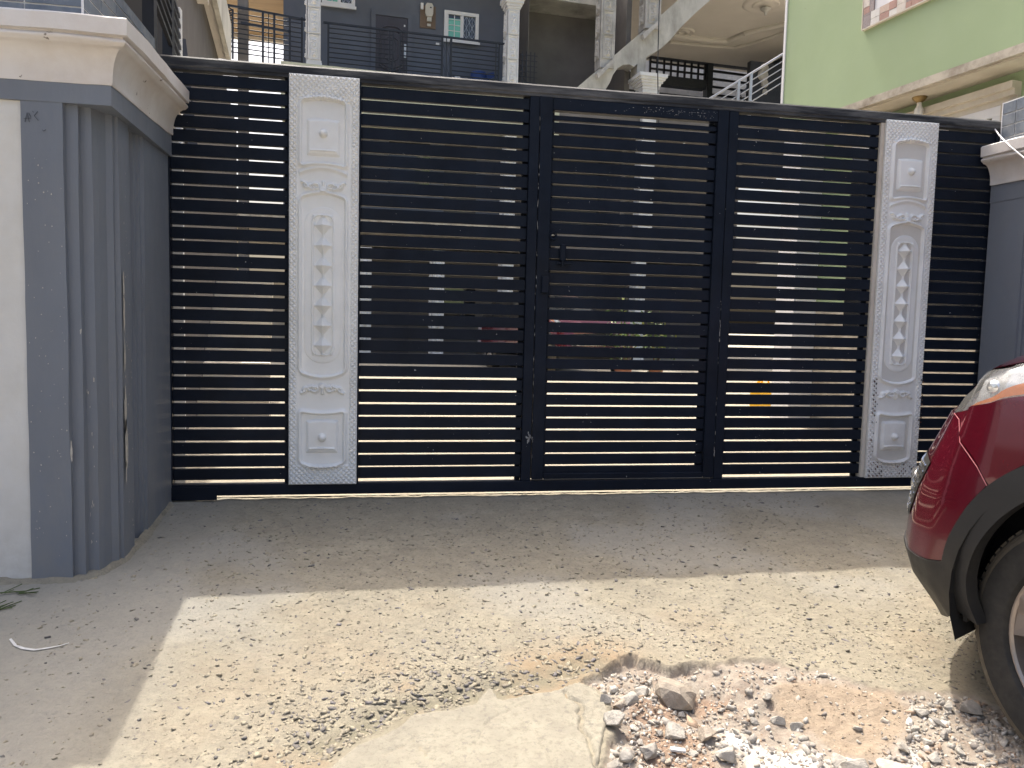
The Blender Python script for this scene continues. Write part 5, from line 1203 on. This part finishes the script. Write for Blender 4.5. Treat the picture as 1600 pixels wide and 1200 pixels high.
    # grille with mesh, plate
    gr_d = np.linspace(DC, DC - 0.56, 30)
    gdz = coons(pl([(DC, 0.52), (DC, 0.76)]), pl([(DC - 0.66, 0.50), (DC - 0.79, 0.71)]), pl([(DC, 0.49), (DC - 0.66, 0.50)]), pl([(DC, 0.75), (DC - 0.79, 0.71)]), 30, 10)
    grl = patchmesh('grille', gdz, M['pit'], c, 0.003)
    mbg = MB()
    for k in range(9):
        for i_ in range(22):
            t0_ = i_ / 22 + (0.02 if k % 2 else 0)
            d0 = DC - (0.66 + 0.013 * k) * t0_; z0_ = 0.515 + 0.021 * k
            q0 = Ssurf(np.array(d0), np.array(z0_), 0.007); q1 = Ssurf(np.array(d0 - 0.02), np.array(z0_ + 0.010), 0.007)
            for sg in (1, -1): mbg.bar((q0[0], sg * q0[1], q0[2]), (q1[0], sg * q1[1], q1[2]), 0.0035, 4)
    mbg.build('grille_mesh', M['chrome'], grl)
    q = Ssurf(np.array(DC - 0.50), np.array(0.60), 0.0); bd = MB().lathe([(0.0, -0.02), (0.05, -0.018), (0.062, -0.006), (0.064, 0.0)], (0, 0, 0), 24, 'Y').build('badge', M['chrome'], grl, True)
    bd.location = tuple(float(k) for k in q); bd.rotation_euler = (0, 0, R_(110)); bd.scale = (1.0, 1.0, 0.75)
    MB().box(0.81, 0.82, -0.26, 0.26, 0.62, 0.73, 0.002).build('number_plate', M['pvc'], c)
    # hood and upper body from cross sections
    tp_ = np.array([(DC, 0.862), (0.9, 0.868), (0.75, 0.872), (0.645, 0.880), (0.617, 0.930), (0.572, 0.980), (0.492, 1.020), (0.362, 1.045), (0.20, 1.052), (-0.06, 1.042), (-0.35, 1.04), (-0.62, 1.045)])
    E_ = Ssurf(tp_[:, 0], tp_[:, 1], 0.0); v = []; nq = 14
    crown = interp(E_[:, 0], [-0.7, 0.0, 0.5, 0.75], [0.12, 0.075, 0.05, 0.02])
    for (x_, y_, z_), cw in zip(E_, crown):
        for k in range(nq + 1):
            t = k / nq; yy = y_ * (1 - t); v.append((x_ + (0.06 * t if x_ > 0.3 else 0), yy, z_ + cw * math.sin(min(1, t * 1.6) * math.pi / 2) * 0.9))
    f = [(i * (nq + 1) + k, (i + 1) * (nq + 1) + k, (i + 1) * (nq + 1) + k + 1, i * (nq + 1) + k + 1) for i in range(len(E_) - 1) for k in range(nq)]
    mb = MB().add(v, f).add([(a, -b, z) for a, b, z in v], [q[::-1] for q in f]); add_obj('hood', pyd('hood', mb.v, mb.f), paint, c, True)
    # doors, rear
    def ring(x_, yb, yt, z1, z2): return [(x_, yb, 0.40), (x_, yb + 0.005, 0.66), (x_, yb - 0.01, 0.93), (x_, yb - 0.05, z1), (x_, yt, z2), (x_, 0, z2 + 0.03)]
    secs = [ring(-0.622, 0.91, 0.80, 1.1, 1.18), ring(-1.3, 0.91, 0.62, 1.02, 1.56), ring(-1.7, 0.91, 0.62, 1.03, 1.66), ring(-2.6, 0.90, 0.60, 1.04, 1.64), ring(-3.1, 0.86, 0.56, 1.05, 1.52), ring(-3.45, 0.80, 0.60, 1.05, 1.08), ring(-3.52, 0.74, 0.5, 0.9, 0.92)]
    def loft(secs, i0, i1, name, mt, parent=c, grow=0.0):
        v = []; f = []; k = i1 - i0 + 1
        for s in secs:
            for q in s[i0:i1 + 1]: v.append((q[0], q[1] + grow, q[2] + grow))
        for i in range(len(secs) - 1):
            for j in range(k - 1): f.append((i * k + j, i * k + j + 1, (i + 1) * k + j + 1, (i + 1) * k + j))
        mb = MB().add(v, f).add([(a, -b, z) for a, b, z in v], [q[::-1] for q in f]); return add_obj(name, pyd(name, mb.v, mb.f), mt, parent)
    loft(secs, 0, 3, 'side_panel', paint); loft(secs[1:5], 4, 5, 'roof', paint); loft(secs[1:5], 3, 4, 'side_window', M['glass'])
    loft(secs[:2], 3, 5, 'windscreen', M['glass']); loft(secs[4:6], 3, 5, 'rear_window', M['glass']); loft(secs[5:], 0, 5, 'tailgate', paint)
    MB().box(-3.45, -0.5, -0.84, 0.84, 0.26, 0.34).build('underbody', M['pit'], c)
    MB().box(-0.42, 0.50, -0.84, -0.62, 0.28, 0.72).box(-0.5, 0.56, -0.62, 0.62, 0.28, 0.85).box(-0.45, 0.62, -0.5, 0.5, 0.25, 0.3).build('wheel_well', M['pit'], c)
    # liner shell inside the left arch
    for sg in (1, -1):
        ln = MB(); v = []; f = []
        for i in range(25):
            a = R_(-20 + 220 * i / 24)
            for q in (0.50, 0.885): v.append((0.43 * math.cos(a), sg * q, 0.36 + BZ + 0.43 * math.sin(a)))
        f = [(2 * i, 2 * i + 1, 2 * i + 3, 2 * i + 2) for i in range(24)]; ln.add(v, f)
        ln.build('arch_liner', M['pit'], c)
    MB().box(0.40, 0.412, 0.70, 0.82, 0.345, 0.47).build('mud_flap', M['clad'], c)
    # wheels
    R0 = 0.37
    def wheel(x_, sg):
        tv = [(0.2375, 0.03), (0.2385, 0.012), (0.246, 0.002), (0.275, -0.004), (0.318, -0.002)]
        wh = MB().lathe(tv + [(0.322, 0.006), (0.340, 0.03), (0.345, 0.20), (0.33, 0.215), (0.2375, 0.215)], (0, 0, 0), 72, 'Y').build('wheel', M['rubber'], c, True)
        wh.scale = (1.05, 1, 1.05); fr_ = x_ > -1; wh.location = (x_ + (0.065 if fr_ else 0), sg * (0.905 if fr_ else 0.875), R0); wh.rotation_euler = (0, 0, (math.pi if sg > 0 else 0) + (R_(-20) if fr_ else 0))
        tr_ = MB().lathe([(0.3175, -0.0025), (0.3265, 0.001), (0.338, 0.008), (0.347, 0.022)], (0, 0, 0), 72, 'Y')
        for k in range(72):
            a0 = 2 * math.pi * k / 72; a1 = a0 + 2 * math.pi / 72 * 0.72
            for y0_, y1_, sh in ((0.020, 0.062, 0), (0.070, 0.108, 0.5), (0.116, 0.152, 0.2), (0.160, 0.205, 0.7)):
                b0, b1 = a0 + sh * 0.04, a1 + sh * 0.04; q = []
                for rr in (0.343, 0.352):
                    for aa, yy_ in ((b0, y0_), (b1, y0_), (b1, y1_), (b0, y1_)): q.append((rr * math.cos(aa), yy_, rr * math.sin(aa)))
                tr_.add(q, [(4, 5, 6, 7), (0, 1, 5, 4), (1, 2, 6, 5), (2, 3, 7, 6), (3, 0, 4, 7)])
        t_ = tr_.build('tread', M['tread'], wh)
        rim = MB().lathe([(0.212, 0.10), (0.216, 0.020), (0.222, 0.014), (0.226, 0.014), (0.227, 0.022)], (0, 0, 0), 60, 'Y').lathe([(0.0, 0.004), (0.04, 0.006), (0.05, 0.02), (0.05, 0.06)], (0, 0, 0), 24, 'Y')
        for k in range(5):
            a = 2 * math.pi * k / 5 + 0.35
            ca, sa = math.cos(a), math.sin(a)
            def W_(r, o, y): return (r * ca - o * sa, y, r * sa + o * ca)
            prof = [(0.040, 0.030, 0.022), (0.10, 0.040, 0.020), (0.16, 0.058, 0.016), (0.219, 0.092, 0.016)]
            v = []
            for r, o, y in prof: v += [W_(r, -o, y + 0.006), W_(r, -o * 0.25, y), W_(r, o * 0.25, y + 0.010), W_(r, o, y + 0.003), W_(r, o, y + 0.045), W_(r, -o, y + 0.045)]
            f = [(6 * i + j, 6 * i + (j + 1) % 6, 6 * i + 6 + (j + 1) % 6, 6 * i + 6 + j) for i in range(3) for j in range(6)]
            rim.add(v, f)
        rim.build('rim', M['alloy'], wh).scale = (1.045, 1, 1.045)
        MB().lathe([(0.0, 0.085), (0.15, 0.08), (0.212, 0.09)], (0, 0, 0), 40, 'Y').build('brake_disc', M['pit'], wh)
        return wh
    for x_ in (0.0, -2.64):
        for sg in (1, -1): wheel(x_, sg)
    return c
M['seam'] = mat('pink_seam_highlight', (0.42, 0.16, 0.17), 0.4, vary=0.15, scale=40)  # pale pink stands in for light catching the seam
cm = bpy.data.materials.new('clear_lens'); cm.use_nodes = True; b = cm.node_tree.nodes['Principled BSDF']
b.inputs['Base Color'].default_value = (0.93, 0.93, 0.90, 1); b.inputs['Roughness'].default_value = 0.06; b.inputs['IOR'].default_value = 1.25; b.inputs['Alpha'].default_value = 0.10
M['clearlens'] = cm
TH = R_(63); WX, WY, ZGW = 1.885, -2.64, -0.232
un = np.array([-math.cos(TH), math.sin(TH)]); nn_ = np.array([math.sin(TH), math.cos(TH)])
car = make_car(M['red'], 'dark red car with black cladding parked at the right edge before the gate', (WX + nn_[0] * 0.875, WY + nn_[1] * 0.875, ZGW), math.pi - TH)
M['red2'] = mat('bright_red_car_paint', (0.42, 0.012, 0.015), 0.2, 0.2, vary=0.03, coat=1.0)
c2 = copy_tree(car); c2.location = (3.9, 10.2, 0.0); c2.rotation_euler = (0, 0, R_(-75)); c2['label'] = 'red car parked inside the yard, glimpsed through the wicket slats'

# ------------------------------------------------------------------ things in the yard glimpsed through the slats
def shrub(name, x_, y_, h_, r_s, n_, seed, label, pot=False):
    t = thing(name, label, 'plant', (x_, y_, 0)); r = random.Random(seed); v = []; f = []
    for i in range(n_):
        a, b_, c_2 = r.gauss(0, r_s * .5), r.gauss(0, r_s * .5), h_ * 0.55 + r.gauss(0, h_ * 0.2)
        s = r.uniform(0.03, 0.07); d1 = Vector((r.gauss(0, 1), r.gauss(0, 1), r.gauss(0, .6))).normalized() * s; d2 = Vector((r.gauss(0, 1), r.gauss(0, 1), r.gauss(0, 1))).normalized() * s * 0.4
        p_ = Vector((a, b_, c_2)); k = len(v); v += [tuple(p_ - d1), tuple(p_ + d2), tuple(p_ + d1), tuple(p_ - d2)]; f.append((k, k + 1, k + 2, k + 3))
    add_obj('foliage', pyd('foliage', v, f), M['leaf'], t, kind='stuff')
    st = MB()
    for k in range(5): st.bar((0, 0, 0.05), (r.uniform(-.15, .15), r.uniform(-.15, .15), h_ * 0.6), 0.012, 5)
    st.build('stem', M['bark'], t)
    if pot: MB().lathe([(0.0, 0.0), (0.12, 0.0), (0.17, 0.26), (0.19, 0.27), (0.17, 0.28), (0.15, 0.25), (0.0, 0.24)], (0, 0, 0), 18).build('pot', M['terracotta'], t, True)
    return t
shrub('potted_shrub', 4.4, 9.2, 1.5, 0.35, 420, 1, 'leafy potted shrub behind the fourth gate section', True)
shrub('potted_shrub', 5.4, 10.2, 1.3, 0.3, 380, 2, 'smaller potted shrub right of the leafy one in the yard', True)
shrub('boundary_shrub', -6.6, 26.0, 3.4, 1.6, 1500, 3, 'green shrub far behind the left slats of the gate')
# far boundary wall and buildings beyond
bw = thing('boundary_wall', 'pale boundary wall at the back left of the yard', 'wall', (-8, 24, 0)); MB().box(-8, 7.5, 0, 0.2, 0, 2.0).build('wall', M['far_wall'], bw)
MB().box(-8, 7.5, -0.05, 0.25, 2.0, 2.1).build('coping', M['ledge'], bw)
# yellow jerrycan
jc_ = thing('jerrycan', 'yellow plastic jerrycan standing at the green house wall', 'container', (4.55, 4.3, 0.0), 0.4)
MB().box(-0.13, 0.13, -0.09, 0.09, 0, 0.34, 0.02).build('body', M['yellow'], jc_); MB().bar((-0.08, 0, 0.33), (-0.06, 0, 0.38), 0.02).bar((-0.02, 0, 0.34), (0.0, 0, 0.39), 0.012).bar((0.0, 0, 0.385), (0.09, 0, 0.385), 0.012).bar((0.09, 0, 0.385), (0.11, 0, 0.33), 0.012).build('handle', M['yellow'], jc_)
# neighbour across the street (behind the camera): bounces light and shows in the car paint
